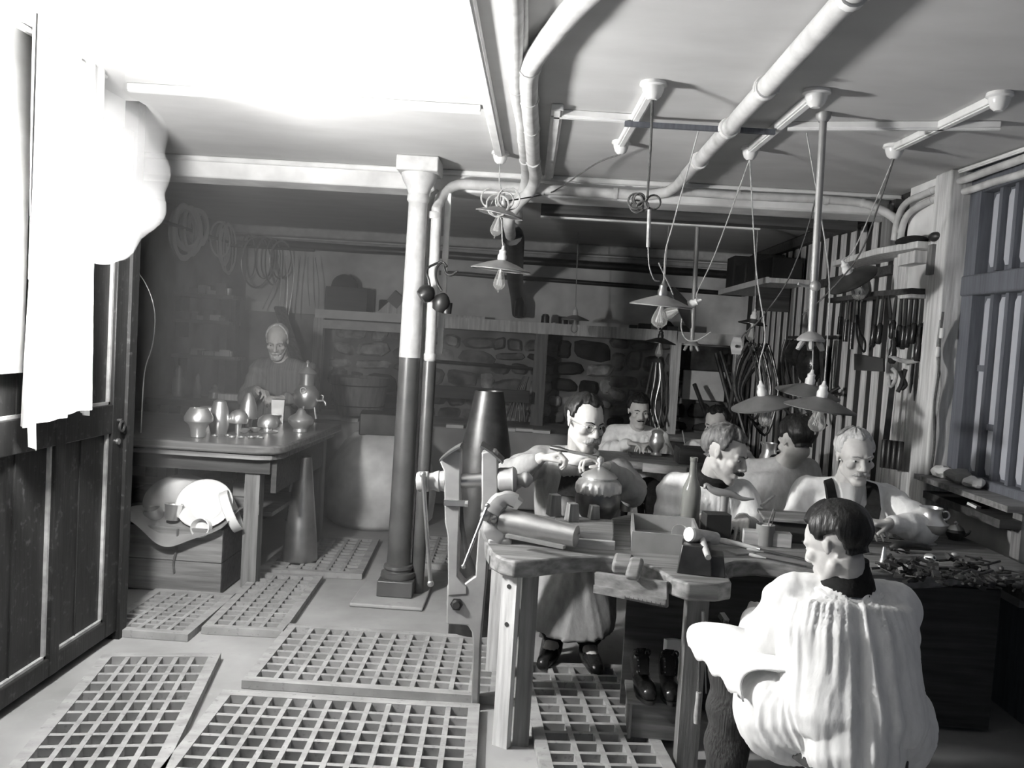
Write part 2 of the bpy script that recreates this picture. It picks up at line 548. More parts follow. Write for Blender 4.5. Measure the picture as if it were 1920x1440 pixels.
# ---- left: panelled dark door, jamb, and the wall behind the hung sheet
door = struct(MB().bx(-1.915, -1.885, 2.30, 3.83, .06, 2.30).obj('door_1', 'door'))
for (a, b) in ((3.73, 3.835), (3.285, 3.355), (2.80, 2.90), (2.30, 2.40)):
    MB().bx(-1.885, -1.855, a, b, .04, 2.32).obj('stile', 'door', door, bevel=.004)
for (z0, z1) in ((.04, .115), (.97, 1.10), (2.22, 2.32)):
    MB().bx(-1.887, -1.857, 2.30, 3.80, z0, z1).obj('rail', 'door', door, bevel=.004)
for (a, b) in ((3.355, 3.73), (2.90, 3.285), (2.40, 2.80)):
    for (z0, z1) in ((.115, .97), (1.10, 2.22)):
        MB().bx(-1.887, -1.871, b - .014, b, z0, z1).obj('moulding', 'edge', door)
        MB().bx(-1.887, -1.871, a, b, z0, z0 + .012).obj('moulding', 'edge', door)
        MB().bx(-1.890, -1.880, a + .16, a + .165, z0, z1).obj('panel_joint', 'slate', door)
hd = MB()
hd.torus((-1.835, 3.775, 1.0), .022, .006, Euler((0, PI / 2, 0)).to_matrix(), n=16)
hd.cyl((-1.86, 3.775, 1.026), (-1.835, 3.775, 1.026), .009)
hd.obj('door_handle', 'iron', door)
MB().cyl((-1.86, 3.775, .93), (-1.845, 3.775, .93), .014).obj('keyhole_plate', 'steel', door)
struct(MB().bx(-1.965, -1.84, 3.832, 3.90, 0, CZ).obj('trim_8', 'door'))
struct(MB().bx(-1.965, -1.70, 2.36, 2.62, 0, CZ).obj('trim_9', 'grime'))
struct(MB().bx(-1.96, -1.84, -.4, 3.03, 1.27, CZ).obj('trim_10', 'card'))
struct(MB().bx(-1.955, -1.90, 3.031, 3.83, 2.31, CZ).obj('trim_11', 'plaster'))

# ------------------------------------------------------------------ the hung white sheet, the burning flash powder and its smoke
def sheet_pt(u, v):
    y = 2.885 + .535 * u + .015 * (1 - u) * (1 - v)
    z = 2.457 - v * (1.342 + .035 * math.sin(u * 7 + .6) + .045 * math.exp(-((u - .55) / .16) ** 2))
    x = -1.775 + (.008 + .03 * v) * math.sin(u * 17 + 1.5 * v) + .012 * math.sin(u * 41 + 2)
    if u > .32 and u < .78 and v > .7:
        x += .03 * (v - .7) / .3 * math.sin((u - .32) / .46 * PI)
    return (x, y, z)
sh = MB().grid(sheet_pt, 60, 40, .004)
t = thing('hanging_sheet', 'long white sheet hanging in folds over the dark door at left', 'sheet', (-1.775, 3.15, 1.06))
sh.obj('cloth', 'sheet', t)
MB().grid(lambda u, v: (-1.765 + .01 * math.sin(3 * u), 2.935 + .045 * u + .012 * v, 1.13 - .115 * v - .02 * u * v), 8, 8, .004).obj('loose_corner', 'sheet', t)
MB().cyl((-1.785, 2.87, 2.446), (-1.785, 3.43, 2.446), .008).obj('hanging_rod', 'china', t)

fm = bpy.data.materials.new('burning_magnesium')
fm.use_nodes = True
nt = fm.node_tree
nt.nodes.clear()
o_ = nt.nodes.new('ShaderNodeOutputMaterial')
e_ = nt.nodes.new('ShaderNodeEmission')
e_.inputs[0].default_value = (1, .99, .975, 1)
e_.inputs[1].default_value = FLASH_STRENGTH
nt.links.new(e_.outputs[0], o_.inputs[0])
fb = MB()
fx, fy, fz = FLASH
rf = random.Random(2)
fb.ell(FLASH, (.07, .08, .10), 12, 8)
for k in range(4):
    fb.ell((fx + rf.uniform(-.05, .05), fy + rf.uniform(-.06, .06), fz + rf.uniform(-.04, .11)), rf.uniform(.03, .055), 10, 6)
fl_ = thing('flash_lamp', 'white-hot burst of flash powder burning before the hung sheet', 'flash', (fx, fy, fz - .13))
fb.obj('burning_powder', fm, fl_)
MB().lathe([(.025, fz - .128), (.05, fz - .122), (.05, fz - .115), (.025, fz - .120)], (fx, fy, 0), 20).obj('pan', 'china', fl_)
MB().tube([(fx - .02, fy, fz - .12), (fx - .10, fy, fz), (fx - .10, fy, CZ)], .003, 6).obj('hanging_wire', 'iron', fl_)

sm = bpy.data.materials.new('flash_smoke')
sm.use_nodes = True
nt = sm.node_tree
nt.nodes.clear()
o_ = nt.nodes.new('ShaderNodeOutputMaterial')
v_ = nt.nodes.new('ShaderNodeVolumeScatter')
v_.inputs['Color'].default_value = (1, 1, 1, 1)
v_.inputs['Density'].default_value = 2.0
nt.links.new(v_.outputs[0], o_.inputs['Volume'])
def remeshed(mb, name, voxel, smooth=0):
    """one continuous skin around overlapping shapes; returns (verts, faces)"""
    me = bpy.data.meshes.new(name)
    me.from_pydata([tuple(p) for p in mb.v], [], mb.f)
    o = bpy.data.objects.new(name, me)
    C.objects.link(o)
    r = o.modifiers.new('r', 'REMESH')
    r.mode = 'VOXEL'
    r.voxel_size = voxel
    if smooth:
        s = o.modifiers.new('s', 'SMOOTH')
        s.factor = .5
        s.iterations = smooth
    dg = bpy.context.evaluated_depsgraph_get()
    ev = o.evaluated_get(dg)
    em = ev.to_mesh()
    n = len(em.vertices)
    co = np.empty(n * 3)
    em.vertices.foreach_get('co', co)
    no = np.empty(n * 3)
    em.vertices.foreach_get('normal', no)
    fs = [tuple(p.vertices) for p in em.polygons]
    ev.to_mesh_clear()
    bpy.data.objects.remove(o)
    bpy.data.meshes.remove(me)
    return co.reshape(-1, 3), no.reshape(-1, 3), fs
sb = MB()
rf = random.Random(11)
for k in range(26):
    a = k / 25
    sb.ell((-1.60 - .10 * a + rf.uniform(-.09, .09), 3.05 + .22 * a + rf.uniform(-.12, .14), 1.80 + .55 * a + rf.uniform(-.08, .08)), rf.uniform(.07, .13), 10, 7)
co, no, fs = remeshed(sb, 'smoke', .03, 3)
o = MB().add([tuple(p) for p in co], fs).obj('smoke_puff', sm)
tag(o, 'billowing white puff of flash smoke rising beside the sheet to the ceiling', 'smoke')
o['kind'] = 'stuff'
hm = sm.copy()
hm.name = 'thin_haze'
hm.node_tree.nodes['Volume Scatter'].inputs['Density'].default_value = .14
o = MB().prism([(-3.1, 3.95), (-1.9, 3.95), (-.9, 4.9), (1.5, 8.28), (-3.1, 8.28)], 2.32, Matrix.Translation((0, 0, .01))).obj('smoke_haze', hm)
tag(o, 'thin smoke haze hanging over the rear left of the workshop', 'haze')
o['kind'] = 'stuff'

# ------------------------------------------------------------------ people
V = Vector
def head_parts(mb, c, R, s, gaunt=1.0, nose=1.0, ears=True):
    """skull, jaw, brow, nose, lips, chin and ears; local face direction is -y"""
    def L(x, y, z):
        return V(c) + R @ (V((x, y, z)) * s)
    def E(x, y, z, r, n=16, m=11, rot=None):
        mb.ell(L(x, y, z), tuple(q * s for q in r), n, m, R @ rot if rot else R)
    def K(a, b, r0, r1):
        mb.caps(L(*a), L(*b), r0 * s, r1 * s, 10)
    E(0, .014, .040, (.074, .094, .080), 24, 16)
    E(0, -.022, .030, (.064, .068, .066), 20, 12)
    E(0, -.028, -.035, (.057 * gaunt, .058, .074), 20, 12)
    K((-.043, .004, -.056), (-.014, -.066, -.098), .021, .019)
    K((.043, .004, -.056), (.014, -.066, -.098), .021, .019)
    E(0, -.070, -.100, (.022, .018, .018))
    E(0, -.066, -.062, (.032, .022, .030))
    for q in (-1, 1):
        E(q * .041, -.060, -.018, (.022, .022, .019))
        K((q * .012, -.084, .026), (q * .046, -.070, .022), .0115, .009)
        E(q * .030, -.069, .006, (.0165, .0125, .0115))
        K((q * .017, -.0815, .0045), (q * .044, -.0735, .0035), .0030, .0028)
        E(q * .0135, -.094, -.032, (.0095, .012, .008))
        if ears:
            rot = Matrix.Rotation(q * .35, 3, 'Z')
            E(q * .071, .012, .000, (.0065, .0145, .024), 12, 10, rot)
            K((q * .072, .012, .020), (q * .076, .022, .009), .0045, .0042)
            K((q * .076, .022, .009), (q * .070, .006, -.021), .0042, .0048)
    K((0, -.084, .020), (0, -.104 * (1 + .03 * (nose - 1)), -.020), .0085, .0115 * nose)
    E(0, -.106 * (1 + .05 * (nose - 1)), -.027, (.0125 * nose, .0125, .0105))
    K((-.019, -.083, -.058), (.019, -.083, -.058), .0065, .0065)
    K((-.017, -.083, -.071), (.017, -.083, -.071), .0072, .0072)
    K((-.006, -.086, -.058), (.006, -.086, -.058), .0075, .0075)
    return L

def hand_parts(mb, w, d, nrm, side, curl=(25, 35, 20), s=1.0, spread=.10, thumb=(35, 20)):
    """w wrist, d pointing direction, nrm the palm side, side the thumb side; five separate fingers"""
    d = V(d).normalized()
    nrm = V(nrm)
    nrm = (nrm - d * nrm.dot(d)).normalized()
    t = V(side)
    t = (t - d * t.dot(d) - nrm * t.dot(nrm)).normalized()
    w = V(w)
    for i, o in enumerate((.030, .010, -.010, -.029)):
        k = w + d * (.088 - .004 * abs(i - 1)) * s + t * (o * s)
        mb.caps(w + t * (o * .72 * s) + d * .012 * s, k, .0135 * s, .0105 * s, 8)
        ln = (.88, 1.0, .93, .74)[i]
        p, a = k, math.radians(curl[0] * (1 + .07 * i))
        dd = (d + t * (spread * (1.4 - i))).normalized()
        r = .0092 * s
        for j, l in enumerate((.043, .027, .021)):
            q = p + (dd * math.cos(a) + nrm * math.sin(a)) * (l * ln * s)
            mb.caps(p, q, r, r * .9, 8)
            p, r = q, r * .9
            a += math.radians(curl[min(j + 1, 2)])
    b = w + d * .028 * s + t * .026 * s + nrm * .006 * s
    mb.caps(w + d * .012 * s + t * .012 * s, b, .016 * s, .014 * s, 8)
    a0, a1 = math.radians(thumb[0]), math.radians(thumb[1])
    e = b + (d * math.cos(a0) + t * math.sin(a0) * .75 + nrm * .45).normalized() * .036 * s
    mb.caps(b, e, .0125 * s, .0105 * s, 8)
    g = e + (d * math.cos(a1) + t * math.sin(a1) * .3 + nrm * .5).normalized() * .030 * s
    mb.caps(e, g, .0102 * s, .0085 * s, 8)

def sstep(a, b, x):
    t = min(1, max(0, (x - a) / (b - a)))
    return t * t * (3 - 2 * t)

def hair_mesh(c, R, s, front=42, side=8, nape=-32, thick=.012, temple=52, tuft=.004, part=None, seed=0, recede=0):
    """a cap of hair: stands off the skull above the hairline and sinks below the skin elsewhere"""
    nu, nv = 72, 44
    mb = MB()
    v, f = [], []
    for i in range(1, nv):
        el = 90 - 180 * i / nv
        for j in range(nu):
            az = -180 + 360 * j / nu          # 0 = face, +-180 = back
            aa = abs(az)
            if aa < 60:
                thr = front + (recede * math.exp(-((aa - 32) / 14) ** 2))
                thr = thr + (temple - front) * sstep(30, 58, aa) * .5
            elif aa < 84:
                thr = front + (temple - front) * .5 + (-14 - front - (temple - front) * .5) * sstep(60, 76, aa)
            elif aa < 108:
                thr = -14 + (side + 14) * sstep(84, 92, aa)
            else:
                thr = side + (nape - side) * sstep(108, 128, aa)
            k = sstep(thr - 5, thr + 5, el)
            st = noise.noise(V((az * .055 + seed, el * .028, seed * 1.7))) * tuft * 1.4 + noise.noise(V((az * .30, el * .035, seed))) * tuft
            q = thick * (.8 + .35 * sstep(thr, thr + 40, el)) + st
            if aa > 92:
                q *= 1 - .75 * sstep(-5, -45, el) * sstep(92, 115, aa)
            if part is not None:
                q -= .006 * math.exp(-((az - part) / 7) ** 2) * sstep(20, 60, el)
            off = -.014 + (q + .014) * k
            ra, rel = math.radians(az), math.radians(el)
            n_ = V((math.sin(ra) * math.cos(rel), -math.cos(ra) * math.cos(rel), math.sin(rel)))
            e = V((.075, .096, .082))
            base = V((n_.x * e.x, n_.y * e.y, n_.z * e.z))
            if el < 0 and aa > 100:
                base.y = max(base.y, .0) * (1 + .10 * math.sin(rel) * -1)
                base.z *= 1.05
                hz = math.hypot(n_.x, n_.y)
                if hz > 1e-6:
                    fl_ = max(hz, .75 * sstep(100, 125, aa)) / hz
                    base.x *= min(fl_, 8) * .98
                    base.y *= min(fl_, 8)
            p = base + V((0, .013, .040)) + n_ * off
            v.append(V(c) + R @ (p * s))
    n = nu
    for i in range(nv - 2):
        for j in range(n):
            f.append((i * n + j, (i + 1) * n + j, (i + 1) * n + (j + 1) % n, i * n + (j + 1) % n))
    f.append(tuple(range(n)))
    f.append(tuple(range((nv - 2) * n + n - 1, (nv - 2) * n - 1, -1)))
    return mb.add(v, f)

def person(label, loc, J, head, look, hs=1.0, smock='smock_w', hair=None, hair_m='hair_d', hands=(), group='workmen at the benches',
           skirt=None, fold=.010, voxel=.0055, pleats=20, legs=None, trousers='cord_d', gaunt=1.0, nose=1.0, belly=1.0,
           collar=None, tone='skin', neck_w=1.0, sleeve_r=1.0, seed=1, yoke=.06, cv=.011, skirt_r=.19, trunk_r=1.0, sit_dir=1, hem=None):
    """J: pelvis, chest, neck, shl/elbl/wrl, shr/elbr/wrr in world metres; look: yaw, pitch, roll of the head"""
    root = thing('person', label, 'person', loc, group=group)
    J = {k: V(p) for k, p in J.items()}
    R = (Matrix.Rotation(math.radians(look[0]), 3, 'Z') @ Matrix.Rotation(math.radians(look[1]), 3, 'X') @ Matrix.Rotation(math.radians(look[2]), 3, 'Y'))
    b = MB()
    L = head_parts(b, head, R, hs, gaunt, nose)
    across = (J['shr'] - J['shl']).normalized()
    w = (J['shr'] - J['shl']).length / 2
    ch, pe, ne = J['chest'], J['pelvis'], J['neck']
    b.caps(L(0, .022, -.045), ne + V((0, 0, -.03)), .050 * hs * neck_w, .056 * hs, 14)
    b.caps(J['shl'], J['shr'], .052, .052, 12)
    b.caps(J['shl'], ne + V((0, 0, -.02)), .05, .045, 12)
    b.caps(J['shr'], ne + V((0, 0, -.02)), .05, .045, 12)
    b.caps(ch - across * (w * .45), ch + across * (w * .45), .105, .105, 14)
    mid = (ch + pe) / 2
    b.caps(mid - across * (w * .36), mid + across * (w * .36), .108 * belly, .108 * belly, 14)
    b.caps(pe - across * (w * .40), pe + across * (w * .40), .115, .115, 14)
    b.caps(ch, pe, .11, .11, 14)
    b.caps(ne + V((0, 0, -.03)), ch, .07, .11, 14)
    for q in 'lr':
        b.caps(J['sh' + q], J['elb' + q], .050, .040, 12)
        b.caps(J['elb' + q], J['wr' + q], .039, .026, 12)
    if legs == 'sit':
        fw = across.cross(V((0, 0, 1)))
        fw = V((fw.x, fw.y, 0)).normalized() * sit_dir
        legs = []
        for q in (-1, 1):
            hip = pe + across * (q * .085) + V((0, 0, -.03))
            kn = V((pe.x, pe.y, .47)) + across * (q * .13) + fw * .37
            an = V((kn.x, kn.y, .10)) - fw * .05
            legs.append((hip, kn, an, V((an.x, an.y, .04)) + fw * .15 + across * (q * .03)))
    if legs:
        for hip, knee, ank, toe in legs:
            b.caps(hip, knee, .074, .056, 14)
            b.caps(knee, ank, .056, .038, 14)
            b.caps(ank, V(toe), .038, .030, 10)
    for h in hands:
        hand_parts(b, **h)
    co, no, fs = remeshed(b, 'body', voxel, 2)
    body = MB().add([tuple(p) for p in co], fs).obj('body', tone, root, ang=80)
    # eyes
    for q in (-1, 1):
        e = MB()
        e.ell(L(q * .0305, -.0775, .0045), (.0112 * hs, .0062 * hs, .0052 * hs), 12, 8, R, 0)
        e.ell(L(q * .0305, -.0818, .0042), (.0050 * hs, .0030 * hs, .0050 * hs), 10, 6, R, 1)
        e.obj('eye', ['eye', 'iris'], body)
    # eyebrows
    for q in (-1, 1):
        e = MB()
        e.tube([L(q * .012, -.0945, .0225), L(q * .030, -.0905, .0285), L(q * .048, -.0760, .0235)], [.0035 * hs, .0045 * hs, .002 * hs], 6, flat=.7)
        e.obj('eyebrow', hair_m if hair_m != 'hair_w' else 'hair_g', body)
    if hair:
        hair_mesh(head, R, hs, seed=seed, **hair).obj('hair', hair_m, root, ang=180)
    # smock: an outer skin round trunk and sleeves, with pleats that hang from the yoke
    if smock:
        g = MB()
        pad = .024
        t_ = trunk_r
        zf = across.cross((pe - ne).normalized())
        zf.normalize()
        W_ = w + .035
        rings = [(ne + V((0, 0, -.012)), .060, .058), (ne + V((0, 0, -.035)), .100, .072), (ne + V((0, 0, -.065)), W_ * .74, .092),
                 (ne.lerp(ch, .48), W_ * .95, .112), (ne.lerp(ch, .80), W_ * 1.0, .126), (ch, W_ * 1.0 * t_, .136 * t_), (mid, W_ * .97 * t_, .140 * belly * t_),
                 (mid.lerp(pe, .6), W_ * 1.0 * t_, .150 * belly * t_), (pe, W_ * 1.02 * t_, .155 * t_), (pe + (pe - mid).normalized() * .05, W_ * .92 * t_, .135 * t_)]
        if hem:
            rings = rings[:-1] + [(pe.lerp(V(hem[0]), .5), (W_ * 1.02 * t_ + hem[1]) / 2, (.155 * t_ + hem[2]) / 2), (V(hem[0]), hem[1], hem[2])]
        sm_ = (J['shl'] + J['shr']) / 2
        vv, ff, nn = [], [], 40
        for i_, (c_, hw, hd_) in enumerate(rings):
            if 1 < i_ < 5:
                off = sm_ - (ne.lerp(ch, .35))
                c_ = c_ + across * off.dot(across) * (.5 if i_ < 3 else .8)
            for k_ in range(nn):
                q_ = 2 * PI * k_ / nn
                cq, sq = math.cos(q_), math.sin(q_)
                vv.append(c_ + across * (hw * abs(cq) ** .85 * (1 if cq > 0 else -1)) + zf * (hd_ * abs(sq) ** .85 * (1 if sq > 0 else -1)))
        for i_ in range(len(rings) - 1):
            for k_ in range(nn):
                ff.append((i_ * nn + k_, i_ * nn + (k_ + 1) % nn, (i_ + 1) * nn + (k_ + 1) % nn, (i_ + 1) * nn + k_))
        ff.append(tuple(range(nn - 1, -1, -1)))
        ff.append(tuple(range((len(rings) - 1) * nn, len(rings) * nn)))
        vol = sum((vv[f_[0]] - pe).dot((vv[f_[1]] - pe).cross(vv[f_[2]] - pe)) for f_ in ff)
        if vol < 0:
            ff = [tuple(reversed(f_)) for f_ in ff]
        g.add(vv, ff)
        g.caps(J['shl'], ne + V((0, 0, -.040)), .064, .058, 14)
        g.caps(J['shr'], ne + V((0, 0, -.040)), .064, .058, 14)
        g.caps(J['shl'], J['shl'].lerp(ch, .3), .066, .09, 14)
        g.caps(J['shr'], J['shr'].lerp(ch, .3), .066, .09, 14)
        if skirt:
            for p in skirt:
                g.caps(pe, p, .135, skirt_r, 16)
        for q in 'lr':
            sh, el, wr = J['sh' + q], J['elb' + q], J['wr' + q]
            ce = wr + (el - wr).normalized() * .035
            g.caps(sh, el, (.047 + pad) * sleeve_r, (.044 + pad) * sleeve_r, 14)
            g.caps(el, ce, (.046 + pad) * sleeve_r, .030 + pad * .45, 14)
        co, no, fs = remeshed(g, 'smock', cv, 6)
        ax = (ne - pe)
        al = ax.length
        ax.normalize()
        fwd = ax.cross(across)
        out = []
        for p, n_ in zip(co, no):
            p, n_ = V(p), V(n_)
            best, bt, arm = 9, 0, None
            for q in 'lr':
                for a_, b_, off in ((J['sh' + q], J['elb' + q], 0), (J['elb' + q], J['wr' + q], .3)):
                    ab = b_ - a_
                    t = max(0, min(1, (p - a_).dot(ab) / ab.length_squared))
                    d = (p - a_ - ab * t).length
                    if d < best:
                        best, bt, arm = d, off + t * ab.length, (a_, ab.normalized())
            h = (ne - p).dot(ax)                      # how far below the neck
            rel = p - ne - ax * ((p - ne).dot(ax))
            th = math.atan2(rel.dot(fwd), rel.dot(across))
            kt = sstep(yoke * .4, yoke * 1.6 + .09, h)
            q1 = noise.noise(V((th * pleats * .17 + seed * 3.1 + .6 * noise.noise(V((h * 2.5, th * 2, seed))), h * .9 + .3 * th, seed)))
            q2 = noise.noise(V((th * pleats * .42, h * 1.3, seed + 5.5)))
            wv = 1.15 - 3.4 * abs(q1) + .8 * (.6 - 2.2 * abs(q2))
            gat = math.sin(pleats * 3.1 * th + 2.5 * noise.noise(V((th * 4, h * 3, seed)))) * sstep(yoke * .5, yoke, h) * (1 - sstep(yoke + .03, yoke + .15, h))
            dt = fold * wv * kt * .8 + fold * .32 * gat + .006 * noise.noise(p * 7 + V((seed, 0, 0)))
            da = .0075 * math.sin(bt * 62 + 4 * noise.noise(p * 7)) * (.5 + noise.noise(p * 5 + V((3, seed, 0)))) + .009 * noise.noise(p * 11 + V((seed, 3, 0)))
            ka = 1 - sstep(.075 * sleeve_r, .12 * sleeve_r, best)
            out.append(tuple(p + n_ * (dt * (1 - ka) + da * ka + .003)))
        MB().add(out, fs).obj('smock', smock, root, ang=180)
    if legs and trousers:
        for hip, knee, ank, toe in legs:
            g = MB()
            g.caps(hip, knee, .086, .074, 16)
            g.caps(knee, V(ank) + (V(knee) - V(ank)).normalized() * .03, .076, .062, 16)
            co, no, fs = remeshed(g, 'leg', .012, 2)
            MB().add([tuple(V(p) + V(n) * (.006 * math.sin(p[2] * 55 + 3 * noise.noise(V(p) * 8)))) for p, n in zip(co, no)], fs).obj('trouser_leg', trousers, root, ang=180)
            a, tt = V(ank), V(toe)
            dr = V((tt.x - a.x, tt.y - a.y, 0)).normalized()
            g = MB()
            g.caps(a + V((0, 0, .02)), a + V((0, 0, -.04)), .048, .045, 14)
            g.caps(a + V((0, 0, -.045)) - dr * .03, a + V((0, 0, -.045)) + dr * .06, .040, .045, 14)
            g.caps(a + V((0, 0, -.045)) + dr * .06, a + V((0, 0, -.055)) + dr * .16, .046, .036, 14)
            co, no, fs = remeshed(g, 'boot', .009, 3)
            z0 = min(p[2] for p in co) + .012
            MB().add([(p[0], p[1], max(p[2], z0)) for p in co], fs).obj('boot', 'leather', root, ang=60)
    if collar:
        m_, rr, tk, up_ = collar
        nd = ((L(0, .015, -.03) - ne).normalized() + V((0, 0, 1.2))).normalized()
        a = nd.orthogonal().normalized()
        RR = Matrix((a, nd.cross(a), nd)).transposed()
        MB().torus(ne + nd * up_ + V((0, 0, -.005)), rr, tk, RR, 28, 8, flat=1.0).obj('collar', m_, root)
    return root, L, R

def moustache(root, L, s, m, droop=.012, wide=.042, th=.0095, low=-.047):
    b = MB()
    for q in (-1, 1):
        pts = [L(0, -.098, low), L(q * .016, -.101, low - .003), L(q * wide * .7, -.090, low - droop * .6), L(q * wide, -.078, low - droop)]
        b.tube(smooth_path(pts, 4), [th * s * k for k in (.75, .95, 1.05, 1.1, 1.1, 1.05, 1, .9, .8, .65, .5, .35, .2)], 8)
    co, no, fs = remeshed(b, 'moustache', .0035, 1)
    MB().add([tuple(V(p) + V(n) * (.0022 * noise.noise(V((p[0] * 260, p[1] * 260, p[2] * 90))))) for p, n in zip(co, no)], fs).obj('moustache', m, root, ang=180)

def stool(name, label, loc, h, r=.17):
    t = thing(name, label, 'stool', loc)
    MB().lathe([(r * .96, h - .035), (r, h - .03), (r, h - .006), (r * .95, h)], (0, 0, 0), 24).obj('seat', 'woodd', t, local=True)
    for k in range(4):
        q = PI / 4 + k * PI / 2
        MB().cyl((r * 1.05 * math.cos(q), r * 1.05 * math.sin(q), 0), (r * .6 * math.cos(q), r * .6 * math.sin(q), h - .03), .016, .019, 10).obj('leg', 'woodd', t, local=True)
    return t

# --- the workman in front, seen from behind, on a stool in the bench recess
H8 = (.905, 2.47, .962)
P8, L8, R8 = person('person in white smock seen from behind, dark slicked hair, seated at bench recess', (.95, 2.45, .42),
    dict(pelvis=(.955, 2.40, .50), chest=(.945, 2.46, .72), neck=(.945, 2.48, .860),
         shl=(.805, 2.52, .785), elbl=(.735, 2.63, .535), wrl=(.80, 2.88, .615),
         shr=(1.10, 2.50, .785), elbr=(1.17, 2.64, .56), wrr=(1.02, 2.88, .63)),
    H8, (-140, 22, 0), .96, 'smock_w', dict(front=28, side=-4, nape=-66, thick=.014, temple=24, tuft=.003, part=-60), 'hair_d',
    hands=(dict(w=(.80, 2.88, .615), d=(.45, .9, .15), nrm=(0, 0, -1), side=(1, -.3, 0)),
           dict(w=(1.02, 2.88, .63), d=(-.5, .85, .1), nrm=(0, 0, -1), side=(-1, -.3, 0))),
    legs=((V((.86, 2.45, .47)), V((.70, 2.72, .50)), V((.665, 2.60, .10)), V((.62, 2.75, .04))),
          (V((1.05, 2.45, .47)), V((1.18, 2.80, .50)), V((1.20, 2.70, .10)), V((1.24, 2.85, .04)))),
    skirt=((.80, 2.50, .45), (1.10, 2.50, .43), (.95, 2.36, .44)), fold=.011, pleats=17, voxel=.005, cv=.0075, yoke=.045,
    collar=('cloth_d', .062, .018, -.012), trunk_r=1.02, seed=3, skirt_r=.14)
g8 = MB()
g8.grid(lambda u, v: (V((.80, 2.42, .53)).lerp(V((.675, 2.73, .565)), v) + V((-.145 * math.cos((u - .08) * PI * 1.0) * (1 - .15 * v), .03 * math.sin(u * 9), .10 * math.sin(u * PI) - .03 + .010 * math.sin(v * 21 + 4 * u)))), 26, 22, .006)
g8.obj('smock_skirt', 'smock_w', P8, ang=180)
MB().lathe([(.085, 0), (.078, .03), (.060, .075), (.058, .092), (.050, .092)], (.944, 2.478, .832), 28).obj('shirt_collar', 'cloth_d', P8)
cb = MB()
nk = V((.945, 2.475, .835))
cb.tube([nk + V((.098 * math.cos(q), .080 * math.sin(q), .018 * math.sin(q) + .002 * math.sin(9 * q))) for q in [2 * PI * k / 40 for k in range(40)]], .012, 8, closed=True)
cb.obj('neckband', 'smock_w', P8)
stool('work_stool', 'dark round stool under the person seen from behind', (.955, 2.42, 0), .40)

# --- old man with white hair and moustache on the far side of the bench, right
P7, L7, R7 = person('person with white hair and moustache, white smock, facing us across the bench', (1.43, 3.98, .42),
    dict(pelvis=(1.46, 3.98, .50), chest=(1.46, 3.92, .76), neck=(1.435, 3.86, .955),
         shl=(1.275, 3.90, .885), elbl=(1.20, 3.82, .70), wrl=(1.385, 3.64, .80),
         shr=(1.625, 3.88, .885), elbr=(1.715, 3.70, .79), wrr=(1.52, 3.58, .825)),
    (1.432, 3.78, 1.072), (4, 9, -3), .99, 'smock_w', dict(front=40, side=-4, nape=-50, thick=.010, temple=42, tuft=.004, recede=6), 'hair_w',
    hands=(dict(w=(1.385, 3.64, .80), d=(.5, -.5, .1), nrm=(.3, .2, -1), side=(.5, .5, 0)),
           dict(w=(1.52, 3.58, .825), d=(-.85, -.25, .02), nrm=(0, 0, -1), side=(0, -1, .2))),
    legs='sit', trousers='cloth_d', fold=.008, pleats=13, voxel=.0048, belly=1.1, trunk_r=1.08, seed=5, cv=.009)
moustache(P7, L7, .99, 'hair_g', .014, .044, .0085)
c7 = MB()
for q in (-1, 1):
    c7.grid(lambda u, v: (1.435 + q * (.070 + .02 * u + .045 * v - .062 * u * u * (1 - .3 * v)), 3.80 - .075 * u + .05 * (1 - u) * (1 - u) - .03 * v, .958 - .135 * u - .010 * v + .012 * math.sin(9 * u)), 14, 7, .012)
c7.obj('open_collar', 'cloth_d', P7)
MB().grid(lambda u, v: (1.435 + (u - .5) * (.11 - .07 * v), 3.765 - .02 * v + .04 * abs(u - .5), .955 - .14 * v), 8, 6, .01).obj('shirt', 'smock_l', P7)

# --- man with dark moustache and knitted collar, profile to the right
P5, L5, R5 = person('person in profile with dark moustache and knitted collar, behind the wine bottle', (.84, 4.0, .42),
    dict(pelvis=(.84, 4.02, .48), chest=(.835, 3.95, .74), neck=(.835, 3.90, .925),
         shl=(.685, 3.96, .865), elbl=(.635, 3.88, .64), wrl=(.78, 3.68, .775),
         shr=(.985, 3.92, .850), elbr=(1.04, 3.80, .66), wrr=(.93, 3.64, .79)),
    (.870, 3.81, 1.040), (58, 16, 6), 1.0, 'smock_w', dict(front=32, side=2, nape=-45, thick=.015, temple=30, tuft=.008), 'hair_b',
    hands=(dict(w=(.78, 3.68, .775), d=(.3, -.8, -.05), nrm=(0, 0, -1), side=(1, 0, 0)),
           dict(w=(.93, 3.64, .79), d=(-.3, -.8, -.05), nrm=(0, 0, -1), side=(-1, 0, 0))),
    legs='sit', trousers='cloth_d', fold=.009, pleats=15, voxel=.0048, collar=('cloth_d', .070, .030, .012), gaunt=.97, nose=1.15, seed=8, cv=.009)
moustache(P5, L5, 1.0, 'hair_d', .006, .046, .0095)

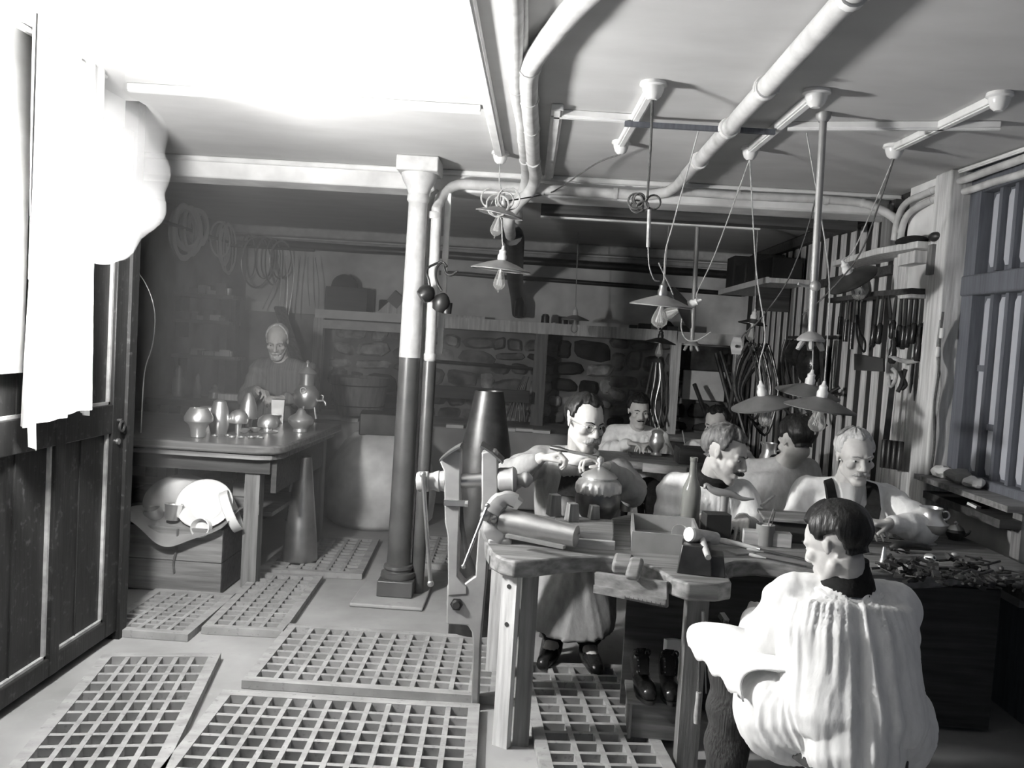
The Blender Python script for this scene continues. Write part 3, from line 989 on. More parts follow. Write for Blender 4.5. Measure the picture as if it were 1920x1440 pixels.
# --- man with glasses and grey moustache filing a pot at the bench end
P2, L2, R2 = person('person with round glasses and bushy grey moustache filing a lidded pot', (.24, 4.05, .40),
    dict(pelvis=(.25, 4.10, .50), chest=(.245, 4.03, .80), neck=(.232, 3.93, 1.005),
         shl=(.075, 3.99, .945), elbl=(-.085, 3.84, .880), wrl=(.055, 3.73, .985),
         shr=(.40, 3.97, .930), elbr=(.475, 3.84, .845), wrr=(.345, 3.715, .965)),
    (.238, 3.80, 1.145), (30, 12, 4), 1.02, 'smock_g', dict(front=38, side=0, nape=-50, thick=.010, temple=40, tuft=.004, recede=7), 'hair_d',
    hands=(dict(w=(.055, 3.73, .985), d=(.75, -.12, .25), nrm=(.30, -.1, -.85), side=(.1, -.8, .35), curl=(55, 60, 40), thumb=(25, 5)),
           dict(w=(.345, 3.715, .965), d=(-.55, -.1, .25), nrm=(-.5, -.2, -.9), side=(-.3, -.9, .2), curl=(40, 55, 30))),
    legs=((V((.18, 4.10, .48)), V((.17, 4.01, .36)), V((.17, 3.94, .10)), V((.13, 3.80, .04))),
          (V((.32, 4.10, .48)), V((.32, 4.01, .36)), V((.33, 3.92, .10)), V((.36, 3.78, .04)))),
    trousers='cloth_d', fold=.009, pleats=15, voxel=.0046, hem=((.245, 3.95, .20), .205, .155), seed=12, cv=.009, nose=1.1)
moustache(P2, L2, 1.05, 'hair_g', .022, .043, .0135, -.046)
MB().tube([V((.232, 3.915, .985)) + V((.078 * math.cos(q), .066 * math.sin(q) - .012, .016 * math.sin(q))) for q in [2 * PI * k / 32 for k in range(32)]], .016, 8, closed=True, flat=1.7).obj('white_collar', 'china', P2)
MB().grid(lambda u, v: (.24 + (u - .5) * (.14 + .06 * v), 3.875 - .055 * v + .10 * (u - .5) ** 2, .955 - .15 * v), 10, 8, .014).obj('waistcoat', 'cloth_d', P2)
gl = MB()
for q in (-1, 1):
    gl.torus(L2(q * .031, -.096, .003), .0185, .0016, R2 @ Matrix.Rotation(PI / 2, 3, 'X'), 22, 5)
    gl.tube([L2(q * .049, -.094, .005), L2(q * .072, -.05, .008), L2(q * .079, .008, .010)], .0012, 5)
gl.tube([L2(-.0125, -.097, .006), L2(0, -.103, .010), L2(.0125, -.097, .006)], .0013, 5)
gl.obj('glasses', 'steel', P2)

# --- man seen from behind at the second bench
P6, L6, R6 = person('person in grey smock seen from behind, short dark hair, at second bench', (1.30, 4.72, .42),
    dict(pelvis=(1.26, 4.66, .48), chest=(1.31, 4.72, .74), neck=(1.41, 4.74, .92),
         shl=(1.16, 4.74, .845), elbl=(1.06, 4.95, .68), wrl=(1.20, 5.22, .70),
         shr=(1.555, 4.76, .865), elbr=(1.62, 4.95, .68), wrr=(1.48, 5.22, .70)),
    (1.446, 4.66, 1.035), (-166, 16, 0), 1.12, 'smock_l', dict(front=30, side=-4, nape=-66, thick=.013, temple=28, tuft=.004), 'hair_d',
    hands=(dict(w=(1.20, 5.22, .70), d=(.2, .9, 0), nrm=(0, 0, -1), side=(1, 0, 0)), dict(w=(1.48, 5.22, .70), d=(-.2, .9, 0), nrm=(0, 0, -1), side=(-1, 0, 0))),
    legs='sit', sit_dir=-1, trousers='cloth_d', fold=.005, pleats=9, voxel=.006, trunk_r=1.1, belly=1.1, seed=14, cv=.011, collar=('cloth_d', .064, .014, -.01))
stool('work_stool', 'dark stool behind the man in grey smock at second bench', (1.27, 4.68, 0), .40)

# --- young man behind the second bench
P3, L3, R3 = person('person with short dark hair and pale pleated smock, young, behind the small silver pot', (.80, 6.40, .42),
    dict(pelvis=(.80, 6.52, .48), chest=(.80, 6.48, .74), neck=(.80, 6.44, .90),
         shl=(.635, 6.46, .83), elbl=(.58, 6.36, .70), wrl=(.72, 6.16, .80),
         shr=(.965, 6.46, .83), elbr=(1.02, 6.36, .70), wrr=(.88, 6.16, .80)),
    (.795, 6.36, 1.016), (6, 8, 0), 1.02, 'smock_w', dict(front=26, side=0, nape=-50, thick=.013, temple=22, tuft=.005), 'hair_d',
    hands=(dict(w=(.72, 6.16, .80), d=(.6, -.5, 0), nrm=(0, 0, -1), side=(.5, .5, 0)), dict(w=(.88, 6.16, .80), d=(-.6, -.5, 0), nrm=(0, 0, -1), side=(-.5, .5, 0))),
    legs='sit', trousers='cloth_d', fold=.019, pleats=20, voxel=.006, seed=17, cv=.009, collar=('smock_l', .056, .010, -.004))
moustache(P3, L3, 1.0, 'hair_d', .004, .034, .005)

# --- man with moustache looking down, further right
P4, L4, R4 = person('person with receding dark hair and moustache looking left, white smock, at second bench', (1.36, 6.2, .42),
    dict(pelvis=(1.38, 6.40, .48), chest=(1.37, 6.33, .72), neck=(1.37, 6.28, .845),
         shl=(1.21, 6.30, .775), elbl=(1.14, 6.18, .70), wrl=(1.16, 6.02, .80),
         shr=(1.51, 6.30, .775), elbr=(1.58, 6.16, .70), wrr=(1.40, 6.00, .79)),
    (1.345, 6.19, .965), (-34, 10, -4), 1.10, 'smock_w', dict(front=36, side=0, nape=-50, thick=.010, temple=38, tuft=.004, recede=8), 'hair_d',
    hands=(dict(w=(1.16, 6.02, .80), d=(-.3, -.8, .2), nrm=(.3, 0, -1), side=(1, 0, .3), curl=(45, 50, 30)), dict(w=(1.40, 6.00, .79), d=(-.7, -.4, 0), nrm=(0, 0, -1), side=(-.5, .5, 0))),
    legs='sit', trousers='cloth_d', fold=.008, pleats=12, voxel=.006, seed=19, cv=.011)
moustache(P4, L4, 1.08, 'hair_d', .010, .042, .010)

# --- old bald man standing behind the left table
P1, L1, R1 = person('person, old and bald with white beard, dark striped smock, standing behind left table', (-1.87, 6.45, 0),
    dict(pelvis=(-1.90, 6.52, .78), chest=(-1.89, 6.47, 1.04), neck=(-1.915, 6.40, 1.245),
         shl=(-2.07, 6.42, 1.165), elbl=(-2.14, 6.32, .93), wrl=(-1.99, 6.12, 1.02),
         shr=(-1.70, 6.42, 1.165), elbr=(-1.65, 6.30, .93), wrr=(-1.80, 6.08, .97)),
    (-1.925, 6.32, 1.373), (8, 24, 0), 1.06, 'smock_d', dict(front=80, side=6, nape=-45, thick=.004, temple=95, tuft=.002), 'hair_w',
    hands=(dict(w=(-1.99, 6.12, 1.02), d=(.7, -.5, -.05), nrm=(0, -.3, -1), side=(.2, -.6, .5), curl=(40, 50, 30)), dict(w=(-1.80, 6.08, .97), d=(-.5, -.6, .1), nrm=(0, 0, -1), side=(-.5, .5, 0), curl=(45, 50, 30))),
    legs=((V((-1.98, 6.50, .76)), V((-1.99, 6.46, .42)), V((-1.99, 6.50, .10)), V((-2.0, 6.36, .04))), (V((-1.80, 6.50, .76)), V((-1.79, 6.46, .42)), V((-1.79, 6.50, .10)), V((-1.78, 6.36, .04)))),
    trousers='cloth_d', hem=((-1.90, 6.50, .46), .20, .17), fold=.008, pleats=16, voxel=.006, seed=23, cv=.011)
b1 = MB()
b1.ell(L1(0, -.062, -.088), (.045, .034, .040), 16, 10, R1)
b1.caps(L1(-.052, -.012, -.045), L1(-.02, -.066, -.095), .015, .022)
b1.caps(L1(.052, -.012, -.045), L1(.02, -.066, -.095), .015, .022)
co, no, fs = remeshed(b1, 'beard', .005, 1)
MB().add([tuple(V(p) + V(n) * (.004 * noise.noise(V((p[0] * 120, p[1] * 120, p[2] * 50))))) for p, n in zip(co, no)], fs).obj('beard', 'hair_w', P1, ang=180)
moustache(P1, L1, 1.05, 'hair_w', .012, .040, .008)

stool('work_stool', 'dark stool under the white-haired man across the bench', (1.46, 4.0, 0), .38)
stool('work_stool', 'dark stool under the man in profile behind the bottle', (.84, 4.04, 0), .36)
stool('work_stool', 'dark stool under the man with glasses at the bench end', (.25, 4.14, 0), .38)
stool('work_stool', 'dark stool under the young man behind the second bench', (.80, 6.54, 0), .36)
stool('work_stool', 'dark stool under the man looking left at the second bench', (1.38, 6.42, 0), .36)

# ------------------------------------------------------------------ gratings on the floor: every slat a part
def grating(label, p00, p10, p01, nc, nr, th=.032, ws=.020, wf=.045, group='wooden floor gratings'):
    """p00 near left corner, p10 near right, p01 far left; nc by nr openings"""
    p00, p10, p01 = V(p00), V(p10), V(p01)
    ex, ey = p10 - p00, p01 - p00
    W, D = ex.length, ey.length
    ex.normalize()
    ey = (ey - ex * ey.dot(ex)).normalized()
    t = thing('floor_grating', label, 'grating', (p00.x, p00.y, .002), (0, 0, math.atan2(ex.y, ex.x)), group)
    def piece(nm, x0, x1, y0, y1, h):
        mb = MB().box(((x0 + x1) / 2, (y0 + y1) / 2, h / 2), (x1 - x0, y1 - y0, h))
        mb.obj(nm, 'duck', t, local=True)
    piece('frame_bar', 0, W, 0, wf, th + .002)
    piece('frame_bar', 0, W, D - wf, D, th + .002)
    piece('frame_bar', 0, wf, wf, D - wf, th + .002)
    piece('frame_bar', W - wf, W, wf, D - wf, th + .002)
    cw, rh = (W - 2 * wf) / nc, (D - 2 * wf) / nr
    for i in range(1, nc):
        x = wf + cw * i
        piece('slat', x - ws / 2, x + ws / 2, wf, D - wf, th)
    for j in range(1, nr):
        y = wf + rh * j
        piece('slat', wf, W - wf, y - ws / 2, y + ws / 2, th - .0015)
    return t
grating('front wooden floor grating nearest the vise leg, cut by photo bottom', (-1.13, 2.56, 0), (-.105, 2.60, 0), (-1.10, 3.30, 0), 12, 8)
grating('wooden floor grating just behind the front one, under the vise foot', (-1.118, 3.40, 0), (-.055, 3.415, 0), (-1.128, 4.105, 0), 12, 8)
grating('wooden floor grating along the panelled door, leftmost and slightly askew', (-1.555, 2.36, 0), (-1.075, 2.45, 0), (-1.765, 3.585, 0), 6, 13)
grating('long narrow wooden floor grating leading to the tall steel cone', (-1.51, 3.97, 0), (-1.12, 3.99, 0), (-1.545, 4.93, 0), 4, 12)
grating('wooden floor grating in front of the wooden crate of dishes', (-1.97, 3.86, 0), (-1.53, 3.86, 0), (-1.99, 4.50, 0), 5, 9)
grating('wooden floor grating under the tall steel cone beside table leg', (-1.56, 4.99, 0), (-.955, 5.03, 0), (-1.58, 5.90, 0), 6, 11)
grating('rearmost wooden floor grating seen between the iron column and vise', (-.80, 5.35, 0), (-.05, 5.37, 0), (-.81, 6.15, 0), 8, 9)
grating('wooden floor grating under the main bench beside the pair of boots', (.125, 2.70, 0), (.60, 2.75, 0), (.065, 3.82, 0), 4, 13)

# ------------------------------------------------------------------ the main bench
BZ = .727
top = [(-0.154,3.330,0.727), (-0.141,3.175,0.727), (-0.112,3.037,0.727), (-0.074,2.971,0.727), (-0.026,2.940,0.727), (0.039,2.965,0.727), (0.154,3.047,0.727), (0.293,3.107,0.727), (0.407,3.076,0.727), (0.470,2.969,0.727), (0.512,2.858,0.727), (0.554,2.811,0.727), (0.653,2.822,0.727), (0.710,2.861,0.727), (0.719,2.969,0.727), (0.720,3.075,0.727), (0.792,3.154,0.727), (0.881,3.193,0.727), (0.974,3.171,0.727), (1.072,3.107,0.727), (1.203,3.097,0.727), (1.393,3.137,0.727), (1.581,3.205,0.727), (1.819,3.358,0.727)]
poly = [(p[0], p[1]) for p in top] + [(2.0, 3.30), (2.0, 4.10), (1.86, 4.10), (1.74, 3.92), (1.55, 3.74), (1.30, 3.74), (1.14, 3.92), (1.06, 3.92), (.98, 3.80), (.68, 3.80), (.58, 3.92), (.45, 3.88), (.34, 3.745), (.10, 3.745), (.0, 3.80), (-.12, 3.80)]
bench = thing('workbench', 'long scalloped wooden workbench with cut-out bays, laden with tools', 'workbench', (.9, 3.5, 0))
MB().prism(poly, .062, Matrix.Translation((0, 0, BZ - .062))).obj('bench_top', 'wood', bench, bevel=.008)
pl = MB()
pl.box((-.035, 3.075, .33), (.062, .030, .66), (0, 0, -.5))
pl.obj('leg', 'woodp', bench)
for zz in (.60, .46):
    MB().cyl((-.0432, 3.0598, zz), (-.0410, 3.0640, zz), .0085, n=10).obj('bolt_hole', 'slate', bench)
MB().box((.035, 3.115, .332), (.06, .075, .665)).obj('leg', 'woodz', bench)
MB().box((-.02, 3.09, .685), (.20, .07, .05)).obj('bearer', 'woodz', bench)
MB().box((.632, 3.03, .33), (.075, .075, .66)).obj('leg', 'woodz', bench)
MB().bx(1.96, 2.15, 3.30, 4.08, .60, .664).obj('wall_bearer', 'woodd', bench)
MB().box((-.095, 3.72, .33), (.075, .07, .66)).obj('leg', 'woodp', bench)
MB().box((1.10, 3.84, .33), (.07, .07, .66)).obj('leg', 'woodz', bench)
MB().bx(.44, 1.95, 3.475, 3.495, .02, .60).obj('added_shade_board', 'woodd', bench)  # added dark board: hides the lit floor, keeps the space under the bench black
MB().box((1.0, 3.86, .645), (1.9, .03, .04)).obj('rail', 'woodz', bench)
# notched drawer front hanging in the first bay, and the wooden bench pin above it
d = MB()
q = [V((0.257,2.980,0.694)), V((0.491,2.860,0.710)), V((0.498,2.860,0.623)), V((0.262,2.980,0.625))]
n_ = (q[1] - q[0]).cross(q[3] - q[0]).normalized()
if n_.y < 0:
    n_ = -n_
d.add([*q, *[p + n_ * .02 for p in q]], [(0, 1, 2, 3), (7, 6, 5, 4), (0, 4, 5, 1), (1, 5, 6, 2), (2, 6, 7, 3), (3, 7, 4, 0)])
d.obj('apron_board', 'wood', bench)
st = MB()
e0, e1 = q[3].lerp(q[0], .42), q[2].lerp(q[1], .42)
st.bar(q[3].lerp(e0, .5) - n_ * .006, q[2].lerp(e1, .5) - n_ * .006, .012, (e0 - q[3]).length * .94, up=(q[0] - q[3]))
st.obj('ruled_strip', 'wood', bench)
tk = MB()
for k in range(46):
    a = k / 45
    b0, b1 = q[3].lerp(q[2], .45 + .54 * a), e0.lerp(e1, .45 + .54 * a)
    l = .45 if k % 5 == 0 else .28
    tk.bar(b0.lerp(b1, .03) - n_ * .0125, b0.lerp(b1, .03 + l) - n_ * .0125, .0011, .0011)
o = tk.obj('ruled_marks', 'slate', bench)
o['kind'] = 'stuff'
pn = MB()
pn.box((0.356,2.990,0.731), (.07, .09, .045), (.2, 0, -.2))
pn.box((0.390,2.930,0.732), (.05, .12, .03), (.3, 0, -.25))
pn.obj('bench_pin', 'wood', bench, bevel=.012)
# leather apron skin slung under the second bay
lp = MB()
lp.grid(lambda u, v: (V((.985, 3.02, .70)).lerp(V((1.13, 3.10, .70)), u) + V((.015 * math.sin(9 * v), -.02 * math.sin(PI * v) + .015 * math.sin(7 * u), -.16 * v * (.6 + .5 * math.sin(PI * u)) + .012 * math.sin(14 * u)))), 16, 12, .006)
one('leather_skin', 'crumpled pale leather catch-skin hanging under the second bench bay', 'leather', lp, 'card')

# ------------------------------------------------------------------ post vise at the bench end
vs = thing('post_vise', 'big iron post vise standing at the left bench end', 'vise', (-.16, 3.39, 0))
def flat(pts, th):
    """side profile of a forged piece, th deep"""
    T = Matrix(((1, 0, 0, 0), (0, 0, 1, 3.39 - th / 2), (0, 1, 0, 0), (0, 0, 0, 1)))
    return MB().prism([(p[0], p[2]) for p in pts], th, T)
flat([(-0.352,3.390,0.999), (-0.324,3.390,1.031), (-0.291,3.390,1.048), (-0.269,3.390,1.045), (-0.260,3.390,0.847), (-0.258,3.390,0.739), (-0.253,3.390,0.543), (-0.230,3.390,0.517), (-0.212,3.390,0.505), (-0.210,3.390,0.470), (-0.287,3.390,0.460), (-0.303,3.390,0.703), (-0.317,3.390,0.757), (-0.333,3.390,0.961)], .085).obj('front_jaw', 'vise', vs, bevel=.006)
flat([(-0.188,3.390,1.044), (-0.133,3.390,1.056), (-0.123,3.390,1.039), (-0.110,3.390,0.857), (-0.134,3.390,0.791), (-0.139,3.390,0.693), (-0.138,3.390,0.529), (-0.143,3.390,0.365), (-0.145,3.390,0.288), (-0.139,3.390,-0.001), (-0.169,3.390,0.001), (-0.177,3.390,0.275), (-0.184,3.390,0.318), (-0.202,3.390,0.345), (-0.287,3.390,0.344), (-0.294,3.390,0.503), (-0.225,3.390,0.513), (-0.184,3.390,0.546), (-0.182,3.390,0.690), (-0.176,3.390,0.853)], .075).obj('rear_jaw', 'vise', vs, bevel=.006)
for (a, b, s_) in (((-0.348,3.390,1.008), (-0.270,3.390,1.069), 1), ((-0.100,3.390,1.015), (-0.192,3.390,1.078), -1)):
    a, b = V(a), V(b)
    MB().grid(lambda u, v: a.lerp(b, u) + V((0, (v - .5) * .15, .006 * math.sin(PI * u) - .010 * abs(v - .5))), 10, 6, .007).obj('jaw_cover', 'steel', vs)
sy = 3.39
def hx(x, y):                    # a point of the screw axis line
    return V((x, sy, y))
S0, S1 = V((-0.435,3.390,0.905)), V((0.024,3.390,0.944))
def sp(px):
    return S0.lerp(S1, (px - 785) / 215)
MB().cyl(sp(862), sp(908), .029, n=20).obj('screw', 'steel', vs)
hb = MB()
hb.tube([sp(782), sp(786), sp(803), sp(805)], [.036, .041, .041, .037], 20)
hb.tube([sp(805), sp(814), sp(817), sp(824), sp(826), sp(835)], [.033, .036, .040, .043, .040, .043], 20)
hb.obj('screw_head', 'vise', vs)
nb = MB()
nb.tube([sp(934), sp(938), sp(958), sp(962), sp(967), sp(970)], [.044, .050, .050, .054, .048, .034], 20)
nb.tube([sp(969), sp(976), sp(984), sp(990), sp(999)], [.024, .024, .034, .032, .010], 16)
nb.obj('screw_box', 'vise', vs)
hd = MB()
h0, h1 = V((-0.413,3.340,0.942)), V((-0.359,3.340,0.509))
hd.cyl(h0, h1, .0085, n=10)
hd.ell(h1, .014, 12, 8)
hd.ell(h0, .014, 12, 8)
hd.obj('handle', 'steel', vs)
bl = MB()
bc = V((-0.251,3.345,0.429))
bl.cyl(bc + V((0, .02, 0)), bc, .026, .026, 6)
bl.cyl(bc, bc - V((0, .012, 0)), .020, .014, 12)
bl.obj('pivot_bolt', 'iron', vs)
cl = MB()
c0, c1 = V((-0.323,3.340,0.837)), V((-0.240,3.340,0.839))
cl.bar(c0, c1, .016, .022)
cl.tube([c1, c1 + V((.012, 0, 0))], .014, 6)
cl.obj('collar_clip', 'steel', vs)
MB().tube(smooth_path([(-0.259,3.360,0.842), (-0.249,3.360,0.746), (-0.222,3.360,0.640), (-0.182,3.360,0.550)], 5), .005, 6, flat=2.2).obj('leaf_spring', 'iron', vs)
cn = MB()
cn.lathe([(.135, 0), (.135, .10), (.132, .55), (.124, .94), (.070, 1.235), (.060, 1.235), (.055, 1.0)], (-.215, 4.22, 0), 36)
one('forming_cone', 'tall dark iron forming cone standing behind the post vise', 'cone', cn, 'iron')

# small bench vise holding a rolled metal cone
bv = thing('bench_vise', 'small curved bench vise with ball handle at left bench corner', 'vise', (-.05, 3.22, BZ))
MB().tube(smooth_path([(-0.037,3.200,0.887), (-0.074,3.200,0.897), (-0.112,3.200,0.866), (-0.125,3.200,0.810), (-0.114,3.200,0.760), (-0.080,3.200,0.727), (-0.059,3.200,0.722)], 4), [.018] * 6 + [.022] * 8 + [.028] * 6 + [.024] * 5, 8, flat=1.6).obj('jaw', 'vise', bv)
MB().tube(smooth_path([(-0.028,3.300,0.848), (-0.065,3.300,0.871), (-0.100,3.300,0.854), (-0.123,3.300,0.789), (-0.120,3.300,0.736), (-0.087,3.300,0.709)], 4), .026, 8, flat=1.3).obj('rear_jaw', 'vise', bv)
MB().box((-0.089,3.240,0.719), (.09, .13, .05)).obj('base', 'vise', bv, bevel=.008)
b_ = MB()
b_.ell((-0.149,3.170,0.831), .021, 16, 10)
b_.cyl((-0.149,3.170,0.831), (-0.099,3.200,0.812), .013)
b_.ell((-0.117,3.190,0.817), .019, 14, 9)
b_.obj('screw_knob', 'steel', bv)
b_ = MB()
b_.cyl((-0.143,3.160,0.872), (-0.216,3.120,0.647), .006, n=8)
b_.ell((-0.216,3.120,0.647), .010, 10, 7)
b_.ell((-0.143,3.160,0.872), .010, 10, 7)
b_.obj('handle', 'steel', bv)
rc = MB()
a, b = V((-0.080,3.230,0.786)), V((0.193,3.120,0.775))
a.z += .012; b.z += .012
rc.tube([a, b, b.lerp(a, .04), a.lerp(b, .1)], [.058, .040, .034, .052], 28)
one('rolled_cone', 'rolled sheet-metal cone gripped in the small bench vise', 'cone', rc, 'steel')
sl = MB()
sl.bar((-0.063,3.100,0.778), (0.145,2.980,0.778), .020, .012)
one('steel_rule', 'narrow bright steel strip under the rolled cone, overhanging the bench edge', 'strip', sl, 'steel')

# ------------------------------------------------------------------ things lying on the bench
sb_ = MB()
sb_.box((.235, 3.37, BZ + .028), (.24, .26, .056), (0, 0, -.08))
one('wooden_slab', 'thick wooden slab on the bench carrying small square posts', 'slab', sb_, 'wood', bevel=.006)
ws_ = MB()
ws_.box((0.264,3.209,0.742), (.165, .022, .034), (0, 0, -.04))
one('wood_strip', 'short pale wood strip lying in front of the thick slab', 'strip', ws_, 'woodpx', bevel=.002)
for (px, w_, h_, lab) in (((0.117,3.488,0.785), .052, .088, 'tallest tapered wooden post on the thick slab, left'), ((0.188,3.406,0.785), .048, .072, 'middle tapered wooden post on the thick slab'), ((0.281,3.477,0.785), .042, .056, 'shortest tapered wooden post, right one on the thick slab')):
    b_ = MB()
    b_.box((px[0], px[1] , BZ + .057 + h_ / 2), (w_, w_, h_), (0, 0, .35), taper=.78)
    one('wood_post', lab, 'post', b_, 'woodz', bevel=.002)

pot = thing('lidded_pot', 'round lidded pot with ornate embossed band being filed', 'pot', (.305, 3.62, BZ))
MB().lathe([(.052, 0), (.058, .008), (.050, .018), (.075, .045), (.094, .085), (.098, .115), (.092, .140), (.092, .142)], (.305, 3.62, BZ), 36).obj('bowl', 'bronze', pot)
rn = random.Random(4)
em = MB()
em.lathe([(.090, .138), (.098, .150), (.096, .178), (.084, .195), (.060, .205)], (.305, 3.62, BZ), 90, wob=lambda q, z: 1 + .045 * noise.noise(V((q * 9, z * 90, 2.2))) + .02 * math.sin(q * 24 + z * 200))
em.obj('embossed_band', 'pewter', pot)
ld_ = MB().lathe([(.070, .200), (.078, .210), (.066, .224), (.040, .236), (.022, .246), (.012, .252)], (.305, 3.62, BZ), 32).obj('lid', 'silver', pot)
kb = MB()
kb.lathe([(.010, .250), (.008, .262), (.017, .275), (.015, .290), (.004, .298)], (.305, 3.62, BZ), 16)
kb.obj('knob', 'pewter', ld_)
fl = MB()
a, b = V((0.171,3.690,1.028)), V((0.296,3.620,1.018))
fl.bar(a, b, .022, .010)
fl.tube([a + (a - b).normalized() * .09, a + (a - b).normalized() * .05, a], [.009, .013, .007], 10)
one('flat_file', 'flat steel file held in both hands over the lidded pot', 'file', fl, 'iron')

def jar(name, label, cat, c, r, h, m, tools, tm, group=None):
    t = thing(name, label, cat, c)
    MB().lathe([(r * .93, 0), (r, .004), (r, h), (r * .9, h), (r * .88, .012)], (0, 0, 0), 20).obj('cup', m, t, local=True)
    rr = random.Random(tools)
    for k in range(tools):
        q = 2 * PI * k / tools
        d_ = rr.uniform(.3, .6)
        MB().cyl((r * d_ * math.cos(q), r * d_ * math.sin(q), .014), (r * (d_ + .55) * math.cos(q), r * (d_ + .55) * math.sin(q), h + rr.uniform(.02, .06)), .0026, .002, 6).obj('punch', tm, t, local=True)
    return t
jar('punch_cup', 'little tin cup full of fine steel punches by the lidded pot', 'cup', (0.474,3.981,0.727), .030, .042, 'pewter', 14, 'steel')

def tray(name, label, cat, c, w_, d_, h_, m, rz=0, th=.010):
    t = thing(name, label, cat, c, (0, 0, rz))
    MB().bx(-w_ / 2, w_ / 2, -d_ / 2, d_ / 2, 0, th).obj('bottom', m, t, local=True)
    for (x0, x1, y0, y1) in ((-w_ / 2, w_ / 2, -d_ / 2, -d_ / 2 + th), (-w_ / 2, w_ / 2, d_ / 2 - th, d_ / 2), (-w_ / 2, -w_ / 2 + th, -d_ / 2 + th, d_ / 2 - th), (w_ / 2 - th, w_ / 2, -d_ / 2 + th, d_ / 2 - th)):
        MB().bx(x0, x1, y0, y1, th, h_).obj('side', m, t, local=True)
    return t
tray('open_box', 'open dark box on the bench with a pale cup inside', 'box', (.555, 3.37, BZ), .26, .36, .075, 'card', -.10)
cu = MB()
cu.lathe([(.018, 0), (.034, .018), (.042, .034), (.040, .034), (.030, .018), (.01, .006)], (0, 0, 0), 24, R=Euler((.9, .5, 0)).to_matrix())
cu.v = [(p[0] + .60, p[1] + 3.33, p[2] + BZ + .035) for p in cu.v]
one('small_cup', 'small white cup lying tilted in the open dark box', 'cup', cu, 'china')
ps = MB().prism([(-.05, -.03), (.05, -.04), (.03, .05)], .003, Matrix.Translation((.53, 3.33, BZ + .0125)))
one('paper_scrap', 'folded paper scrap in the open dark box', 'paper', ps, 'paper')

bt = thing('wine_bottle', 'pale wine bottle half full, standing at the middle of the bench', 'bottle', (.70, 3.62, BZ))
MB().lathe([(.034, .0), (.039, .006), (.040, .165), (.037, .190), (.022, .225), (.0155, .245), (.0140, .300), (.0165, .303), (.0165, .318), (.0125, .318), (.0110, .250), (.033, .19), (.036, .165), (.035, .010)], (.70, 3.62, BZ), 32).obj('glass', 'bottle', bt)
MB().lathe([(.034, .011), (.0345, .105), (.034, .106)], (.70, 3.62, BZ), 24).obj('liquid', mat('cloudy_liquid', .24, .1, var=.05, trans=.6), bt)
bk = MB().box((.785, 3.50, BZ + .055), (.105, .075, .11), (0, 0, .1))
one('dark_box', 'upright dark box beside the wine bottle', 'box', bk, 'slate', bevel=.003)

# T-shaped stake
sk = thing('stake_anvil', 'T-shaped steel stake anvil with two horns on the bench', 'anvil', (0.836,3.603,0.727))
c = V((0.836,3.603,0.727))
def cc(dx, dz, dy=0):
    return c + V((dx, dy, dz))
MB().tube([cc(0, 0), cc(0, .03), cc(0, .12), cc(0, .165)], [.026, .022, .017, .020], 14).obj('shank', 'vise', sk)
h_ = MB()
h_.tube(smooth_path([cc(-.088, .192, -.01), cc(-.080, .205), cc(-.055, .188), cc(-.02, .178), cc(.03, .174), cc(.075, .158), cc(.125, .160)], 4), [.005, .006, .008, .010, .011, .012, .013, .014, .015, .016, .017, .018, .018, .018, .017, .016, .015, .014, .012, .011, .010, .009, .007, .005, .004], 10)
h_.obj('horns', 'vise', sk)
bs = MB().box(c + V((0, 0, .006)), (.06, .06, .012))
bs.obj('foot', 'iron', sk)

wb_ = MB().box((.985, 3.46, BZ + .028), (.19, .06, .056), (0, 0, -.12))
one('wood_block', 'pale squared wood block behind the brush jar', 'block', wb_, 'woodpx', bevel=.003)
tb = MB().box((1.135, 3.60, BZ + .045), (.23, .15, .09), (0, 0, -.1))
one('wooden_chest', 'low dark wooden box with flat lid before the white-haired man', 'box', tb, 'woodd', bevel=.004)
tb = MB().box((1.125, 3.585, BZ + .0975), (.27, .18, .014), (.03, 0, -.1))
one('wooden_board', 'flat wooden board lying on the low dark box', 'board', tb, 'wood', bevel=.003)
rd = MB().cyl((1.02, 3.70, BZ + .115), (1.09, 3.76, BZ + .155), .007, .006, 8)
one('wood_rod', 'short wooden rod resting slanted on the flat board', 'rod', rd, 'woodpx')
j1 = jar('brush_jar', 'stained jar with a brush at the middle of the bench', 'jar', (0.976,3.453,0.727), .037, .085, 'card', 1, 'iron')
j2 = jar('paste_jar', 'stained jar with a stick beside the silver coffee pot', 'jar', (1.668,3.785,0.727), .036, .075, 'card', 1, 'iron')
for j, x in ((j1, .03), (j2, .025)):
    MB().lathe([(.030, .060), (.028, .072), (.012, .082)], (0, 0, 0), 14, wob=lambda q, z: 1 + .1 * math.sin(q * 3)).obj('paste', 'china', j, local=True)
    MB().cyl((0, 0, .05), (x, .01, .15), .0035, .003, 6).obj('stick', 'wood', j, local=True)

# mallet on the steel wedge block
mk = thing('steel_block', 'heavy dark wedge block at the front bench corner', 'block', (0.625,2.925,0.727))
c = V((0.625,2.925,0.727))
MB().box(c + V((-.02, .05, .05)), (.12, .13, .10), (0, 0, -.2), taper=.8).obj('block', 'iron', mk, bevel=.004)
MB().box(c + V((.05, .04, .035)), (.07, .12, .07), (0, 0, -.2), taper=.7).obj('step', 'iron', mk, bevel=.004)
ml = thing('wooden_mallet', 'wooden mallet with white face lying on the wedge block', 'mallet', (0.662,3.037,0.830))
a, b = V((0.580,2.980,0.853)), V((0.688,3.050,0.829))
MB().tube([a, a.lerp(b, .08), a.lerp(b, .3), a.lerp(b, .7), b], [.024, .026, .024, .024, .023], 18).obj('head', 'woodpx', ml)
MB().tube([a - (b - a).normalized() * .005, a + (b - a).normalized() * .004], [.025, .027], 18).obj('face', 'china', ml)
